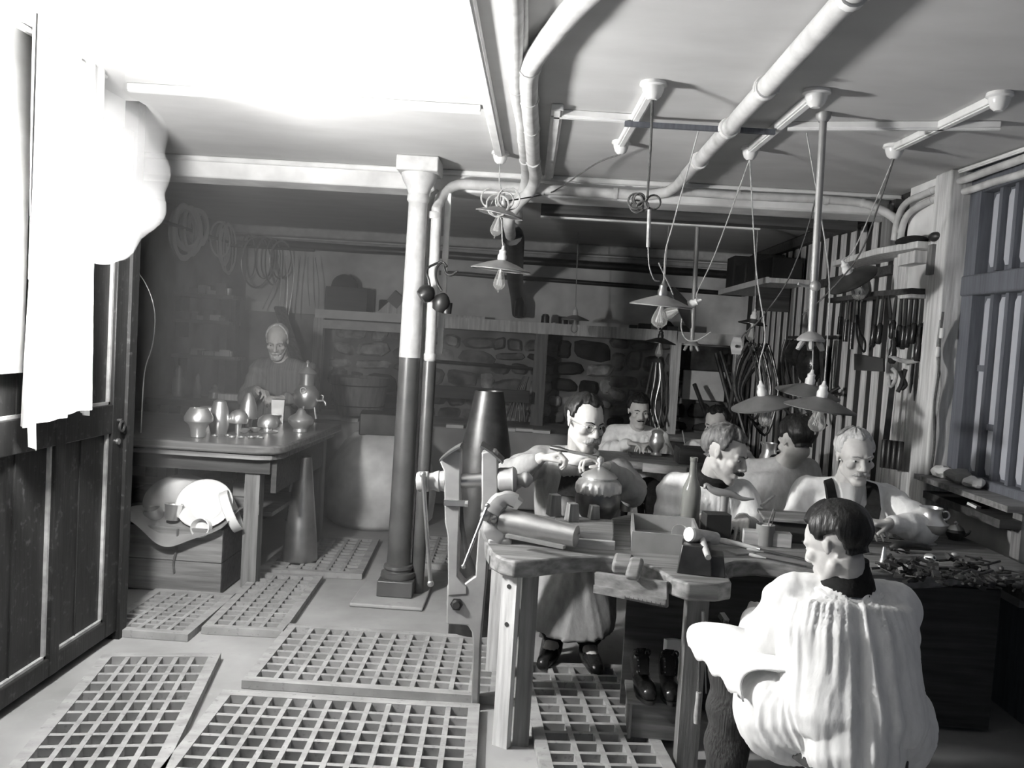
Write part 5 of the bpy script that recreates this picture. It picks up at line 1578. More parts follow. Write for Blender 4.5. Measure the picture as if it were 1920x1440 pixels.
rosette('porcelain rosette at rear end of the casing nearest the twin pipes', .342, 4.08, .9)
rosette('porcelain rosette at front end of the casing beside the gas rod', .952, 3.15)
rosette('porcelain rosette at rear end of the casing beside the gas rod', .94, 4.05, .9)
rosette('porcelain rosette at front end of the casing nearest right wall', 1.56, 3.07, .9)
rosette('porcelain rosette at rear end of the casing nearest right wall', 1.53, 3.87)
def ceiling_pipe(label, pts, r, m='pipe', clips=(), name='ceiling_pipe'):
    t = thing(name, label, 'pipe', tuple(V(pts[0])))
    P = smooth_path(pts, 5)
    MB().tube([p + V((0, 0, .006 * noise.noise(p * 6))) for p in P], r, 12).obj('pipe', m, t)
    for i in clips:
        p, q = V(pts[i]), V(pts[min(i + 1, len(pts) - 1)])
        d_ = (q - p).normalized()
        MB().tube([p - d_ * .010, p + d_ * .010], r * 1.12, 12).obj('pipe_clip', m, t)
    return t
ceiling_pipe('left one of the twin white pipes running back along the ceiling', [(-.10, -.3, 2.42), (-.112, 1.5, 2.42), (-.118, 2.4, 2.42), (-.130, 3.2, 2.42), (-.119, 3.6, 2.42), (-.118, 4.0, 2.42), (-.116, 4.45, 2.42), (-.112, 4.75, 2.40), (-.125, 4.90, 2.36), (-.155, 4.95, 2.31), (-.155, 5.05, 2.27), (-.155, 5.4, 2.24)], .026, clips=(3, 4, 5, 6))
ceiling_pipe('right one of the twin white pipes, swinging off across the ceiling', [(.60, .6, 2.415), (.45, 1.2, 2.415), (.22, 1.9, 2.415), (.057, 2.36, 2.415), (-.03, 2.70, 2.415), (-.078, 2.93, 2.415), (-.084, 3.3, 2.415), (-.078, 3.75, 2.415), (-.072, 4.4, 2.41), (-.060, 4.72, 2.395), (-.085, 4.88, 2.34), (-.15, 4.90, 2.27), (-.195, 4.93, 2.20), (-.20, 5.05, 2.16), (-.205, 5.5, 2.16)], .035, clips=(5, 6, 7, 8))
ceiling_pipe('thin white pipe between the twin ceiling pipes', [(-.075, .5, 2.435), (-.092, 2.4, 2.435), (-.096, 3.2, 2.435), (-.10, 3.7, 2.435), (-.10, 4.4, 2.43)], .012)
ceiling_pipe('big dark pipe going back from the beam to the hearth wall', [(-.20, 5.5, 2.165), (-.20, 6.2, 2.21), (-.215, 7.0, 2.14), (-.22, 7.7, 2.02), (-.20, 8.2, 1.90), (-.18, 8.36, 1.75)], .072, 'iron')
ceiling_pipe('white pipe along the beam face dropping to the right wall', [(.66, 4.955, 2.395), (1.1, 4.96, 2.395), (1.6, 4.96, 2.395), (1.80, 4.95, 2.39), (1.90, 4.92, 2.35), (1.965, 4.86, 2.29), (1.985, 4.84, 2.22)], .024, clips=(1, 2, 3))
ceiling_pipe('upper grey pipe from the right wall ceiling curving down the plaster', [(2.06, 3.2, 2.41), (2.02, 4.2, 2.40), (1.985, 4.50, 2.39), (1.955, 4.72, 2.36), (1.955, 4.82, 2.29), (1.96, 4.86, 2.18)], .018, 'pipe', clips=(2,))
ceiling_pipe('lower grey pipe from the right wall ceiling curving down the plaster', [(2.10, 3.2, 2.36), (2.05, 4.2, 2.35), (1.99, 4.50, 2.345), (1.97, 4.70, 2.31), (1.975, 4.80, 2.24), (1.98, 4.82, 2.10)], .018, 'pipe', clips=(2,))
ceiling_pipe('upper dark pipe running along the rear plaster wall', [(-2.85, 8.30, 2.285), (-1.0, 8.30, 2.268), (.8, 8.30, 2.25), (1.95, 8.30, 2.235)], .038, 'iron', name='wall_pipe')
ceiling_pipe('lower dark pipe running along the rear plaster wall', [(-1.3, 8.33, 2.10), (.2, 8.33, 2.085), (1.95, 8.33, 2.06)], .022, 'iron', name='wall_pipe')
# hanging gas rods with clusters of nozzles
def gas_rod(label, x, y, z0, r, nb):
    t = thing('gas_rod', label, 'gas pipe', (x, y, z0))
    MB().tube([(x - .02, y, CZ), (x, y, z0)], r, 12).obj('rod', 'vise', t)
    MB().lathe([(.03, CZ), (.028, CZ - .02), (.018, CZ - .035)][::-1], (x - .02, y, 0), 16).obj('ceiling_flange', 'vise', t)
    MB().lathe([(.052, -.014), (.055, -.006), (.036, .014), (.016, .024), (.012, .034)], (x, y, z0), 24).obj('dish', 'vise', t)
    for k in range(nb):
        q = 2 * PI * k / nb + .3
        d_ = V((math.cos(q), math.sin(q), 0))
        p = V((x, y, z0 - .012)) + d_ * .032
        MB().tube([p, p + d_ * .012 + V((0, 0, -.018)), p + d_ * .022 + V((0, 0, -.036))], [.009, .011, .007], 8).obj('nozzle', 'vise', t)
    return t
g1 = gas_rod('front hanging gas rod with a cluster of nozzles over the bench', 1.09, 3.43, 1.575, .0145, 6)
g1b = MB().cyl((1.085, 3.43, 1.77), (1.02, 3.42, 1.785), .006, n=8)
g1b.ell((1.088, 3.42, 1.78), .022, 12, 8)
g1b.obj('gas_cock', 'vise', g1)
gas_rod('rear hanging gas rod with nozzles behind the beam', 1.05, 5.8, 1.54, .016, 6)

# ------------------------------------------------------------------ pendant lamps
def lamp(label, apex, R, tilt=(0, 0, 0), cord=(), shade='enamel', bulb=1.0, neck='porc', hang=None, drop=.30):
    """apex: where the socket meets the shade; local z up"""
    t = thing('pendant_lamp', label, 'lamp', apex, tilt, 'pendant lamps')
    h = drop * R
    prof = [(R, -h), (R * .995, -h - .004), (R * .97, -h), (R * .55, -h * .42), (.024, -.002), (.024, .003), (R * .55, -h * .36), (R, -h)]
    MB().lathe(prof[:-1] + [(R, -h + .002)], (0, 0, 0), 40).obj('shade', shade, t, local=True)
    MB().lathe([(.017, -.035), (.020, -.01), (.023, .005), (.024, .025), (.018, .035), (.019, .050), (.010, .058), (.006, .075)], (0, 0, 0), 20).obj('socket', neck, t, local=True)
    b = bulb
    g = MB().lathe([(.011, -.034), (.012, -.048), (.024 * b, -.085), (.031 * b, -.112), (.030 * b, -.130), (.018 * b, -.146), (.004, -.152), (.002, -.164), (.0, -.165)][::-1], (0, 0, 0), 22)
    g = g.obj('bulb', 'glass', t, local=True)
    f_ = MB()
    f_.cyl((0, 0, -.034), (0, 0, -.062), .006, .004, 8)
    for k in range(5):
        q = 2 * PI * k / 5
        q2 = q + .6
        f_.tube([(.004 * math.cos(q), .004 * math.sin(q), -.062), (.014 * b * math.cos(q), .014 * b * math.sin(q), -.125), (.014 * b * math.cos(q2), .014 * b * math.sin(q2), -.123), (.004 * math.cos(q2), .004 * math.sin(q2), -.062)], .0011, 5)
    f_.obj('filament', 'porc', g, local=True)
    if cord:
        MB().tube(smooth_path(list(cord) + [V(apex) + (Euler(tilt).to_matrix() @ V((0, 0, .07)))], 5), .0032, 6).obj('cord', 'cordp', t)
    return t
l1 = lamp('tied-up pendant lamp just under the beam, its flex knotted in loops', (-.225, 4.46, 2.175), .125, (.05, .16, 0), [(-.243, 4.46, 2.40), (-.24, 4.46, 2.30)])
kn = MB()
rk_ = random.Random(21)
for k in range(5):
    c_ = V((-.235 + rk_.uniform(-.06, .05), 4.42, 2.19 + rk_.uniform(-.02, .04)))
    kn.torus(c_, rk_.uniform(.035, .06), .0045, Euler((PI / 2 + rk_.uniform(-.4, .4), rk_.uniform(-.6, .6), rk_.uniform(-.5, .5))).to_matrix(), 18, 5)
kn.obj('knotted_flex', 'cordp', l1)
lamp('pendant lamp left of the dark back pipe, hung low on a straight flex', (-.201, 4.40, 1.895), .155, (.03, .06, 0), [(-.245, 4.44, 2.14), (-.215, 4.40, 2.10), (-.205, 4.40, 2.0)], shade='enamel')
lamp('pendant lamp over the man with glasses, brass collar above its shade', (.586, 4.10, 1.745), .150, (.05, .04, 0), [(.62, 3.60, 2.42), (.60, 4.0, 2.08), (.588, 4.10, 1.96)], neck='steel', bulb=1.25)
lamp('small far pendant lamp against the sooty hearth wall', (.328, 7.5, 1.735), .125, (0, 0, 0), [(.309, 7.5, CZ), (.32, 7.5, 2.0)])
lamp('far dark pendant lamp just left of the shelf post', (.983, 6.8, 1.575), .125, (0, .05, 0), [(.985, 6.8, CZ), (.984, 6.8, 2.0)], shade='iron', neck='iron')
lamp('pendant lamp tilted sideways beside the rear gas rod', (.80, 4.60, 1.735), .12, (.35, 1.1, 0), [(.94, 4.05, 2.40), (.90, 4.5, 2.0), (.84, 4.6, 1.80)], shade='iron')
lamp('dark tilted pendant lamp with white porcelain socket by the wall rack', (1.49, 4.20, 1.915), .125, (.25, -.62, 0), [(1.53, 3.87, 2.40), (1.50, 4.15, 2.05)], shade='iron')
lamp('pendant lamp tilted to the left over the silver pitchers', (1.095, 4.10, 1.300), .152, (.10, -.22, 0), [(.94, 4.05, 2.40), (1.02, 4.1, 1.90), (1.085, 4.1, 1.60), (1.07, 4.1, 1.46)], shade='shade_d')
lamp('foremost pendant lamp over the white-haired man, level dark shade', (1.258, 3.75, 1.325), .152, (.06, .08, 0), [(1.06, 3.60, 2.42), (1.24, 3.75, 1.90), (1.262, 3.75, 1.60)], bulb=1.2, shade='shade_d')
lamp('pendant lamp hanging just behind the foremost one, brass knob on top', (1.345, 4.20, 1.365), .155, (.12, .10, 0), [(1.30, 4.2, CZ), (1.33, 4.2, 1.9)], shade='shade_d')
lamp('faint far pendant lamp before the hose bundle at the rear right', (1.50, 6.0, 1.735), .10, (0, .1, 0), [(1.48, 6.0, CZ), (1.49, 6.0, 2.1)], shade='iron')
# tied-up flex ending in a wooden peg below the first rosette
tf = thing('tied_flex', 'knotted flex with a wooden peg hanging from the large rosette', 'flex', (.43, 3.6, 2.0))
MB().tube(smooth_path([(.367, 3.16, CZ - .06), (.40, 3.4, 2.28), (.425, 3.6, 2.12)], 6), .005, 6).obj('flex', 'cord', tf)
kn = MB()
for k in range(6):
    c_ = V((.425 + rk_.uniform(-.05, .03), 3.6 + rk_.uniform(-.01, .01), 2.08 + rk_.uniform(-.03, .04)))
    kn.torus(c_, rk_.uniform(.02, .032), .0045, Euler((PI / 2 + rk_.uniform(-.7, .7), rk_.uniform(-.8, .8), 0)).to_matrix(), 16, 5)
kn.obj('knot', 'cord', tf)
MB().cyl((.437, 3.6, 2.07), (.442, 3.6, 1.915), .008, n=8).obj('peg', 'woodpx', tf)
MB().tube(smooth_path([(.442, 3.6, 1.92), (.455, 3.62, 1.84), (.49, 3.7, 1.79), (.54, 3.9, 1.80)], 5), .003, 6).obj('loose_end', 'cordp', tf)
for lab, pts in (('slack flex strung from rear rosette down to the beam end casing', [(.342, 4.08, CZ - .06), (.24, 4.3, 2.39), (.08, 4.75, 2.345), (-.01, 4.95, 2.335), (-.25, 4.6, 2.22)]),
                 ('long slanting flex from the right rosette to the tilted dark lamp', [(1.53, 3.87, CZ - .06), (1.50, 3.92, 2.2), (1.46, 4.0, 1.98), (1.36, 4.1, 1.80), (1.27, 4.15, 1.70)]),
                 ('twisted flex slanting down to the wooden cord pulley', [(1.36, 4.3, 2.42), (1.30, 4.3, 2.1), (1.22, 4.3, 1.85), (1.10, 4.3, 1.66), (1.02, 4.3, 1.57), (1.0, 4.3, 1.40)]),
                 ('looped pale flex below the sideways lamp', [(.78, 4.6, 1.72), (.77, 4.6, 1.62), (.80, 4.6, 1.555), (.86, 4.6, 1.55), (.93, 4.6, 1.60)]),
                 ('thin flex crossing from the long lamp hook to the sideways lamp', [(.60, 4.4, 1.93), (.68, 4.5, 1.82), (.74, 4.58, 1.74), (.80, 4.6, 1.73)])):
    one('flex_cord', lab, 'cord', MB().tube(smooth_path(pts, 6), .0038, 6), 'cordp' if 'pale' in lab or 'thin' in lab else 'cord')
pu = thing('cord_pulley', 'small pale wooden pulley on the twisted flex', 'pulley', (1.0, 4.28, 1.52))
MB().prism([(-.022, -.04), (.022, -.04), (.030, 0), (.018, .045), (-.018, .045), (-.030, 0)], .02, Matrix(((1, 0, .2, .995), (0, 0, 1, 4.27), (0, 1, 0, 1.53), (0, 0, 0, 1)))).obj('cheek', 'woodpx', pu)
MB().cyl((.995, 4.262, 1.53), (.995, 4.296, 1.53), .008).obj('pin', 'iron', pu)

# ------------------------------------------------------------------ hearth shelf along the back wall
hs_ = thing('hearth_shelf', 'long timber shelf on posts in front of the rubble back wall', 'shelf', (-.1, 8.2, 0))
MB().bx(-2.06, 1.92, 7.98, 8.40, 1.600, 1.645).obj('shelf_board', 'wood', hs_)
MB().bx(-2.08, -1.12, 7.955, 7.98, 1.585, 1.665).obj('front_edge', 'white', hs_)
MB().bx(-1.11, 1.30, 7.96, 7.98, 1.560, 1.665).obj('front_edge', 'woodp', hs_)
MB().bx(1.31, 1.92, 7.96, 7.98, 1.555, 1.66).obj('front_edge', 'pipe', hs_)
MB().bx(-2.0, -1.12, 7.965, 7.985, 1.49, 1.57).obj('front_edge', 'pipe', hs_)
MB().bx(-2.09, -2.0, 7.96, 8.04, .702, 1.585).obj('post', 'woodp', hs_)
MB().bx(-.01, .11, 7.97, 8.05, .702, 1.585).obj('post', 'woodz', hs_)
MB().bx(1.26, 1.35, 7.97, 8.05, .702, 1.585).obj('post', 'woodp', hs_)
MB().bx(1.85, 1.92, 7.97, 8.05, .702, 1.585).obj('post', 'woodp', hs_)
MB().cyl((-1.1, 8.25, 1.24), (-.02, 8.25, 1.22), .016, n=8).obj('iron_rail', 'iron', hs_)
one('hearth_ledge', 'broad masonry hearth ledge with chipped whitewashed edge along the rear wall', 'ledge', MB().bx(-2.1, 1.9, 7.35, 8.32, .02, .70), 'grime', bevel=.02)
le = MB()
rl = random.Random(6)
for k in range(26):
    x = -2.1 + k * .152
    if rl.random() < .8:
        le.box((x + .07, 7.41, .712 + rl.uniform(-.004, .006)), (.15, rl.uniform(.08, .14), .022 + rl.uniform(0, .012)), (0, 0, rl.uniform(-.1, .1)))
o = one('whitewash_edge', 'flaking whitewashed slabs along the hearth ledge edge', 'slabs', le, 'white')
o['kind'] = 'stuff'
one('hearth_board', 'dark plank fixed across the hearth below the stones', 'plank', MB().bx(-.98, -.03, 7.80, 7.86, .92, 1.03), 'woodd')
one('fire_board', 'pale limewashed board in the hearth recess at right', 'board', MB().bx(1.44, 1.84, 8.26, 8.30, 1.02, 1.30), 'white')
one('dark_hood', 'dark iron hood board above the pale panel in the recess', 'board', MB().bx(1.36, 1.84, 8.22, 8.30, 1.31, 1.54), 'stone_dark')
def rods(label, name, cat, items, r, m):
    t = thing(name, label, cat, items[0][0])
    for a, b in items:
        MB().tube([a, b], r, 8).obj('rod', m, t)
    return t
rods('slanting dark bars leaning in the hearth recess at right', 'leaning_bars', 'bars', [((1.68, 8.0, 1.48), (1.88, 7.75, .74)), ((1.72, 8.0, 1.50), (1.95, 7.75, .74)), ((1.50, 8.0, 1.18), (1.66, 7.75, .74)), ((1.92, 7.95, 1.45), (1.82, 7.75, .74))], .02, 'iron')
bdl = thing('rod_bundle', 'bundle of long metal rods hanging beside the hearth post', 'rods', (1.10, 7.9, .8))
rb = random.Random(8)
for k in range(12):
    x = 1.06 + .14 * k / 11
    MB().tube(smooth_path([(x * .6 + .45, 7.9, 1.36), (x, 7.88, 1.2), (x + rb.uniform(-.04, .04), 7.86, .95), (x + rb.uniform(-.05, .07), 7.84, rb.uniform(.72, .8))], 4), .009, 6).obj('rod', 'steel' if k % 4 == 0 else 'iron', bdl)
bdl2 = thing('rod_bundle', 'dark iron tongs and bars hanging left of the hearth post', 'tongs', (-.08, 7.9, .8))
for k in range(5):
    MB().tube(smooth_path([(-.05 - .01 * k, 7.9, 1.16), (-.085 - .02 * k, 7.88, 1.0), (-.06 - .045 * k, 7.86, .74)], 4), .009, 6).obj('bar', 'iron', bdl2)

# things standing on the hearth shelf
SZ = 1.646
def shelf_item(name, label, cat, mb, m, group='things on the hearth shelf', **k):
    return one(name, label, cat, mb, m, group, **k)
bt2 = MB().lathe([(.040, 0), (.046, .006), (.046, .12), (.040, .15), (.022, .18), (.020, .24), (.023, .243), (.023, .258), (.018, .258), (.016, .18), (.042, .11), (.042, .012)], (-0.175,8.050,1.708), 24)
shelf_item('dark_bottle', 'dark glass bottle standing on the hearth shelf', 'bottle', bt2, 'bottle_d')
def onshelf(px, py=598, dy=8.1):
    return None
def at_shelf(x):
    return (x, 8.08, SZ)
jr = MB().lathe([(.036, 0), (.040, .004), (.038, .085), (.030, .09), (.030, .10), (.012, .105)], at_shelf(.075), 20)
shelf_item('lidded_jar', 'dark lidded jar right of the bottle on the hearth shelf', 'jar', jr, 'iron')
jr = MB().lathe([(.026, 0), (.044, .01), (.048, .075), (.050, .09), (.040, .09), (.036, .015)], at_shelf(.245), 20)
shelf_item('dark_cup', 'dark cup second from the bottle on the hearth shelf', 'cup', jr, 'iron')
shelf_item('small_tin', 'tiny tin between the jar and the dark cup on the shelf', 'tin', MB().lathe([(.022, 0), (.024, .003), (.024, .028), (.02, .03)], at_shelf(.16), 16), 'pewter')
shelf_item('flat_board', 'flat pale board lying on the shelf left of the bottle', 'board', MB().box((-.63, 8.10, SZ + .022), (.27, .14, .044), (0, 0, .05)), 'woodp')
for k, (x, w_, h_, m_, lab) in enumerate(((.815, .085, .045, 'paper', 'small white box on the hearth shelf under the front lamp'), (.905, .07, .05, 'slate', 'small dark box right of the white one on the hearth shelf'), (1.01, .11, .07, 'slate', 'wider dark box third along on the hearth shelf'), (1.27, .10, .06, 'iron', 'dark tin box right of the far lamp on the hearth shelf'), (1.40, .09, .075, 'slate', 'dark upright box near the right shelf end'), (-.02, .05, .018, 'paper', 'small pale packet right of the dark bottle'), (-.35, .16, .012, 'paper', 'flat strip of paper left of the dark bottle'))):
    shelf_item('small_box', lab, 'box', MB().box((x, 8.08, SZ + h_ / 2), (w_, .09, h_), (0, 0, .05 * (k % 3 - 1))), m_)
bun = MB()
for k in range(5):
    bun.ell((1.17 + .02 * k, 8.1, SZ + .045 + .02 * (k % 2)), (.045, .05, .045), 10, 7)
shelf_item('cloth_bundle', 'dark cloth bundle lying on the hearth shelf by the right lamp', 'bundle', bun, 'cloth_d')
shelf_item('large_crate', 'large dim wooden crate at the left end of the hearth shelf', 'crate', MB().box((-1.80, 8.14, SZ + .12), (.40, .32, .24)), 'woodd', bevel=.008)
shelf_item('round_drum', 'dark round drum behind the crate on the left shelf', 'drum', MB().lathe([(.10, 0), (.11, .01), (.11, .14), (.10, .15)], (-1.42, 8.2, SZ), 24), 'iron')
shelf_item('dark_sack', 'dark lumpy sack on top of the large dim crate', 'sack', MB().ell((-1.86, 8.15, SZ + .25), (.13, .10, .12), 16, 10), 'cloth_d')
shelf_item('pale_cube', 'pale cube tilted on its corner on the left hearth shelf', 'block', MB().box((-1.335, 8.02, SZ + .155), (.12, .10, .12), (.1, .65, .1)), 'card')
shelf_item('paper_cone', 'pale triangular sheet leaning beside the tool handles', 'sheet', MB().prism([(-.20, 0), (.14, 0), (.06, .18), (.0, .20)], .02, Matrix(((1, 0, 0, -1.33), (0, 0, 1, 8.0), (0, 1, 0, SZ), (0, 0, 0, 1)))), 'woodp')
for k, (x0, x1) in enumerate(((-1.20, -1.13), (-1.15, -1.075), (-1.10, -1.03))):
    t = thing('soldering_iron', ('left', 'middle', 'right')[k] + ' dark long-handled iron leaning behind the column on the shelf', 'tool', (x0, 8.05, SZ), group='long-handled irons on the hearth shelf')
    MB().tube([(x0, 8.03, SZ), (x0 + .01, 8.035, SZ + .09)], [.020, .014], 10).obj('head', 'iron', t)
    MB().tube([(x0 + .01, 8.035, SZ + .09), (x1, 8.20, SZ + .33)], [.010, .012], 8).obj('handle', 'woodd', t)

# ------------------------------------------------------------------ second bench with its silver
b2 = thing('second_bench', 'second workbench further back with pale front edge', 'workbench', (1.2, 5.9, 0))
MB().prism([(.50, 5.95), (.60, 5.74), (.80, 5.66), (1.02, 5.62), (1.40, 5.40), (1.95, 5.36), (1.98, 6.15), (.50, 6.20)], .05, Matrix.Translation((0, 0, .68))).obj('bench_top', 'wood', b2, bevel=.006)
MB().bar((.76, 5.66, .70), (1.04, 5.60, .70), .02, .055).obj('front_edge', 'woodpx', b2)
for x, y in ((.60, 5.85), (.60, 6.15), (1.85, 5.6), (1.85, 6.1)):
    MB().box((x, y, .34), (.07, .07, .68)).obj('leg', 'woodz', b2)
tray('flat_tray', 'dark flat tray under the small silver pot on second bench', 'tray', (.855, 5.98, .73), .30, .20, .018, 'woodd')
pt = thing('silver_vase', 'small silver pear-shaped pot before the young man', 'pot', (.885, 5.95, .749))
MB().lathe([(.036, 0), (.040, .006), (.022, .020), (.024, .034), (.052, .070), (.056, .100), (.046, .128), (.040, .140), (.040, .158)], (0, 0, 0), 28).obj('body', 'silver', pt, local=True)
MB().lathe([(.044, .158), (.036, .172), (.012, .182), (.006, .196)], (0, 0, 0), 24).obj('lid', 'silver', pt, local=True)
dbx = MB().box((1.10, 5.80, .785), (.20, .18, .11), (0, 0, .05))
one('dark_case', 'dark case on the second bench right of the silver pot', 'case', dbx, 'woodd', bevel=.004)
br = MB().cyl((1.10, 6.02, .80), (1.06, 5.97, .93), .004, n=6)
one('thin_brush', 'thin brush held upright by the man looking left', 'brush', br, 'woodpx')
def pitcher(label, c, s, rz, dk='silver'):
    t = thing('silver_pitcher', label, 'pitcher', c, (0, 0, rz), 'silver pitchers on the second bench')
    MB().lathe([(.040 * s, 0), (.044 * s, .006), (.060 * s, .040 * s), (.066 * s, .075 * s), (.056 * s, .115 * s), (.042 * s, .145 * s), (.042 * s, .170 * s), (.050 * s, .200 * s), (.047 * s, .200 * s), (.038 * s, .17 * s), (.040 * s, .14 * s), (.05 * s, .10 * s)], (0, 0, 0), 30).obj('body', dk, t, local=True)
    MB().tube(arc((.052 * s, 0, .11 * s), .048 * s, 75, -75, 10), .006, 8).obj('handle', dk, t, local=True)
    MB().tube([(-.040 * s, 0, .185 * s), (-.062 * s, 0, .205 * s)], [.014 * s, .006 * s], 8).obj('spout', dk, t, local=True)
    return t
pitcher('silver pitcher with lip standing left of two on the second bench', (1.545, 5.52, .731), 1.0, .2)
pitcher('silver pitcher partly behind the man in grey smock, right of two', (1.665, 5.50, .731), .98, 2.9)
pp = MB()
for k in range(6):
    pp.grid(lambda u, v: (1.36 + .20 * u + .01 * k, 5.50 + .12 * v + .01 * k, .733 + .006 * k + .006 * math.sin(6 * u + k) + .003), 6, 5, .002)
o = one('loose_papers', 'loose pile of papers and foil on the second bench', 'papers', pp, 'paper')
o['kind'] = 'stuff'

# ------------------------------------------------------------------ rear left: hoops of metal strip, wall shelves and their clutter
rail = MB().cyl((-2.98, 6.6, 2.25), (-2.98, 8.1, 2.25), .014)
rail.cyl((-2.98, 8.1, 2.22), (-2.15, 8.1, 2.22), .014)
rr_ = thing('hoop_rail', 'iron rail at the rear left where hoops of strip hang', 'rail', (-2.98, 7.4, 2.25))
rail.obj('rail', 'iron', rr_)
for p in ((-3.06, 6.65, 2.25), (-3.06, 8.05, 2.25)):
    MB().cyl(p, (p[0] - .09, p[1], p[2]), .010).obj('bracket', 'iron', rr_)
rh = random.Random(31)
hp_ = []
LB = ['bright coil of silver strip hanging foremost at upper left', 'second bright hoop of strip hanging next to the foremost coil', 'third bright hoop hanging in the upper left cluster']
spots = [(352, 390, .20, .10), (360, 388, .23, .08), (372, 387, .17, .12), (378, 392, .16, .15), (350, 400, .26, .05), (420, 425, .24, .06), (428, 425, .28, .09), (415, 430, .20, .04), (470, 445, .26, .07), (485, 450, .30, .10), (500, 450, .24, .06), (515, 450, .27, .09), (530, 455, .22, .05)]
import itertools
hoop_pts = [(-2.970,7.111,2.413), (-2.970,7.209,2.428), (-2.970,7.335,2.429), (-2.970,7.417,2.427), (-2.970,7.056,2.422), (-2.970,7.954,2.413), (-2.970,8.079,2.410), (-2.970,7.860,2.410), (-2.773,8.080,2.331), (-2.695,8.080,2.315), (-2.613,8.080,2.310), (-2.537,8.080,2.304), (-2.464,8.080,2.288)]
names_ = ['first from the left', 'second from the left', 'third from the left, brightest', 'fourth from the left', 'lowest of the left cluster', 'left one of the middle cluster', 'right one of the middle cluster', 'narrowest of the middle cluster', 'first of the rear cluster', 'second of the rear cluster', 'third of the rear cluster', 'fourth of the rear cluster', 'last of the rear cluster']
for k, p in enumerate(hoop_pts):
    R_ = spots[k][2] * .8
    c_ = V(p) - V((0, 0, R_))
    yaw_ = rh.uniform(.9, 1.5)
    mb = MB()
    for j in range(2 if k < 7 else 1):
        RR = Euler((PI / 2 + rh.uniform(-.06, .06), 0, yaw_ + .22 * j)).to_matrix()
        pts = [c_ + RR @ V(((R_ * .72 + .01 * j) * math.cos(q), (R_ + .012 * j) * math.sin(q), 0)) for q in [2 * PI * i / 36 for i in range(36)]]
        mb.tube(pts, .009 if k < 5 else .006, 6, flat=2.6 if k < 7 else 1.6, closed=True)
    one('metal_hoop', 'hanging hoop of metal strip, ' + names_[k], 'hoop', mb, 'tin' if k < 8 else 'steel', 'hoops of metal strip at rear left')
tails = thing('strip_tails', 'loose tails of metal strip hanging below the rear hoops', 'strips', (-2.3, 8.05, 1.6))
for k in range(7):
    x = -2.55 + .07 * k
    MB().tube(smooth_path([(x, 8.06, 2.15), (x + rh.uniform(-.05, .05), 8.05, 1.9), (x + rh.uniform(-.06, .06), 8.05, rh.uniform(1.45, 1.7))], 4), .004, 5).obj('tail', 'steel', tails)
ORD = ['in the far left corner', 'second from the left corner', 'third from the left', 'fourth from the left', 'fifth from the left', 'sixth from the left', 'seventh from the left', 'eighth from the left', 'ninth from the left']
# shelves: three boards against the rear left corner, with rows of small boxes and tools
for k, (a, b, lab) in enumerate((((-3.123,7.300,1.758), (-2.622,7.900,1.686), 'top shelf at the rear left with pale packets'), ((-3.001,7.200,1.506), (-2.650,7.600,1.489), 'middle shelf at the rear left behind the old man'), ((-2.992,7.100,1.194), (-2.587,7.500,1.189), 'bottom shelf at the rear left with small tins'))):
    a, b = V(a), V(b)
    t = thing('wall_shelf', lab, 'shelf', tuple(a))
    z_ = (a.z + b.z) / 2
    MB().bx(-3.14, b.x, 7.3, 7.6, z_ - .03, z_).obj('board', 'wood', t)
    MB().bx(-3.14, -3.10, 7.35, 7.55, z_ - .16, z_ - .031).obj('bracket', 'woodd', t)
    MB().bx(b.x - .05, b.x - .01, 7.40, 7.5, 0, z_ - .031).obj('prop', 'woodd', t)
    n = (6, 5, 9)[k]
    for i in range(n):
        x = -3.02 + (b.x - .06 + 3.02) * (i + .5) / n
        h_ = rh.uniform(.03, .10) if k < 2 else rh.uniform(.03, .06)
        kind = rh.random()
        if kind < .6:
            one('small_packet', ('pale' if i % 2 else 'dull') + ' packet %s on the %s rear left shelf' % (ORD[i], ('top', 'middle', 'bottom')[k]), 'packet', MB().box((x, 7.42, z_ + h_ / 2 + .001), (rh.uniform(.05, .12), .1, h_), (0, 0, rh.uniform(-.2, .2))), 'paper' if i % 2 else 'card', 'packets and tins on the rear left shelves')
        else:
            one('small_tin', 'round tin %s on the %s rear left shelf' % (ORD[i], ('top', 'middle', 'bottom')[k]), 'tin', MB().lathe([(.03, 0), (.032, .004), (.032, h_), (.026, h_ + .006)], (x, 7.42, z_ + .001), 16), 'pewter', 'packets and tins on the rear left shelves')
lb = thing('lathe_bench', 'dim low bench with machines behind the left table', 'bench', (-2.7, 6.9, 0))
MB().bx(-3.1, -2.15, 6.75, 7.25, .80, .85).obj('bench_top', 'woodd', lb)
for x in (-3.05, -2.2):
    for y in (6.8, 7.2):
        MB().box((x, y, .40), (.07, .07, .80)).obj('leg', 'woodd', lb)
tb = MB().box((-2.42, 6.95, .88), (.30, .10, .05), (0, 0, .05))
one('pale_slab', 'pale flat slab lying on the dim bench behind the pots', 'slab', tb, 'woodp')
for k, (x, h_, r_) in enumerate(((-2.92, .26, .05), (-2.76, .20, .03), (-2.62, .12, .045))):
    mb = MB().lathe([(r_ * .8, 0), (r_, .01), (r_, h_ * .5), (r_ * .5, h_ * .7), (r_ * .6, h_ * .85), (r_ * .2, h_)], (x, 6.95, .851), 18)
    one('metal_vessel', ('tall', 'slender', 'squat')[k] + ' dark metal vessel on the dim rear bench', 'vessel', mb, 'pewter', 'vessels on the dim rear bench')
hm_ = thing('wall_board', 'slanting pale board leaning behind the old man', 'board', (-2.28, 7.9, 1.0))
MB().bar((-2.42, 7.95, 1.66), (-2.10, 7.7, 1.05), .10, .03).obj('board', 'wood', hm_)
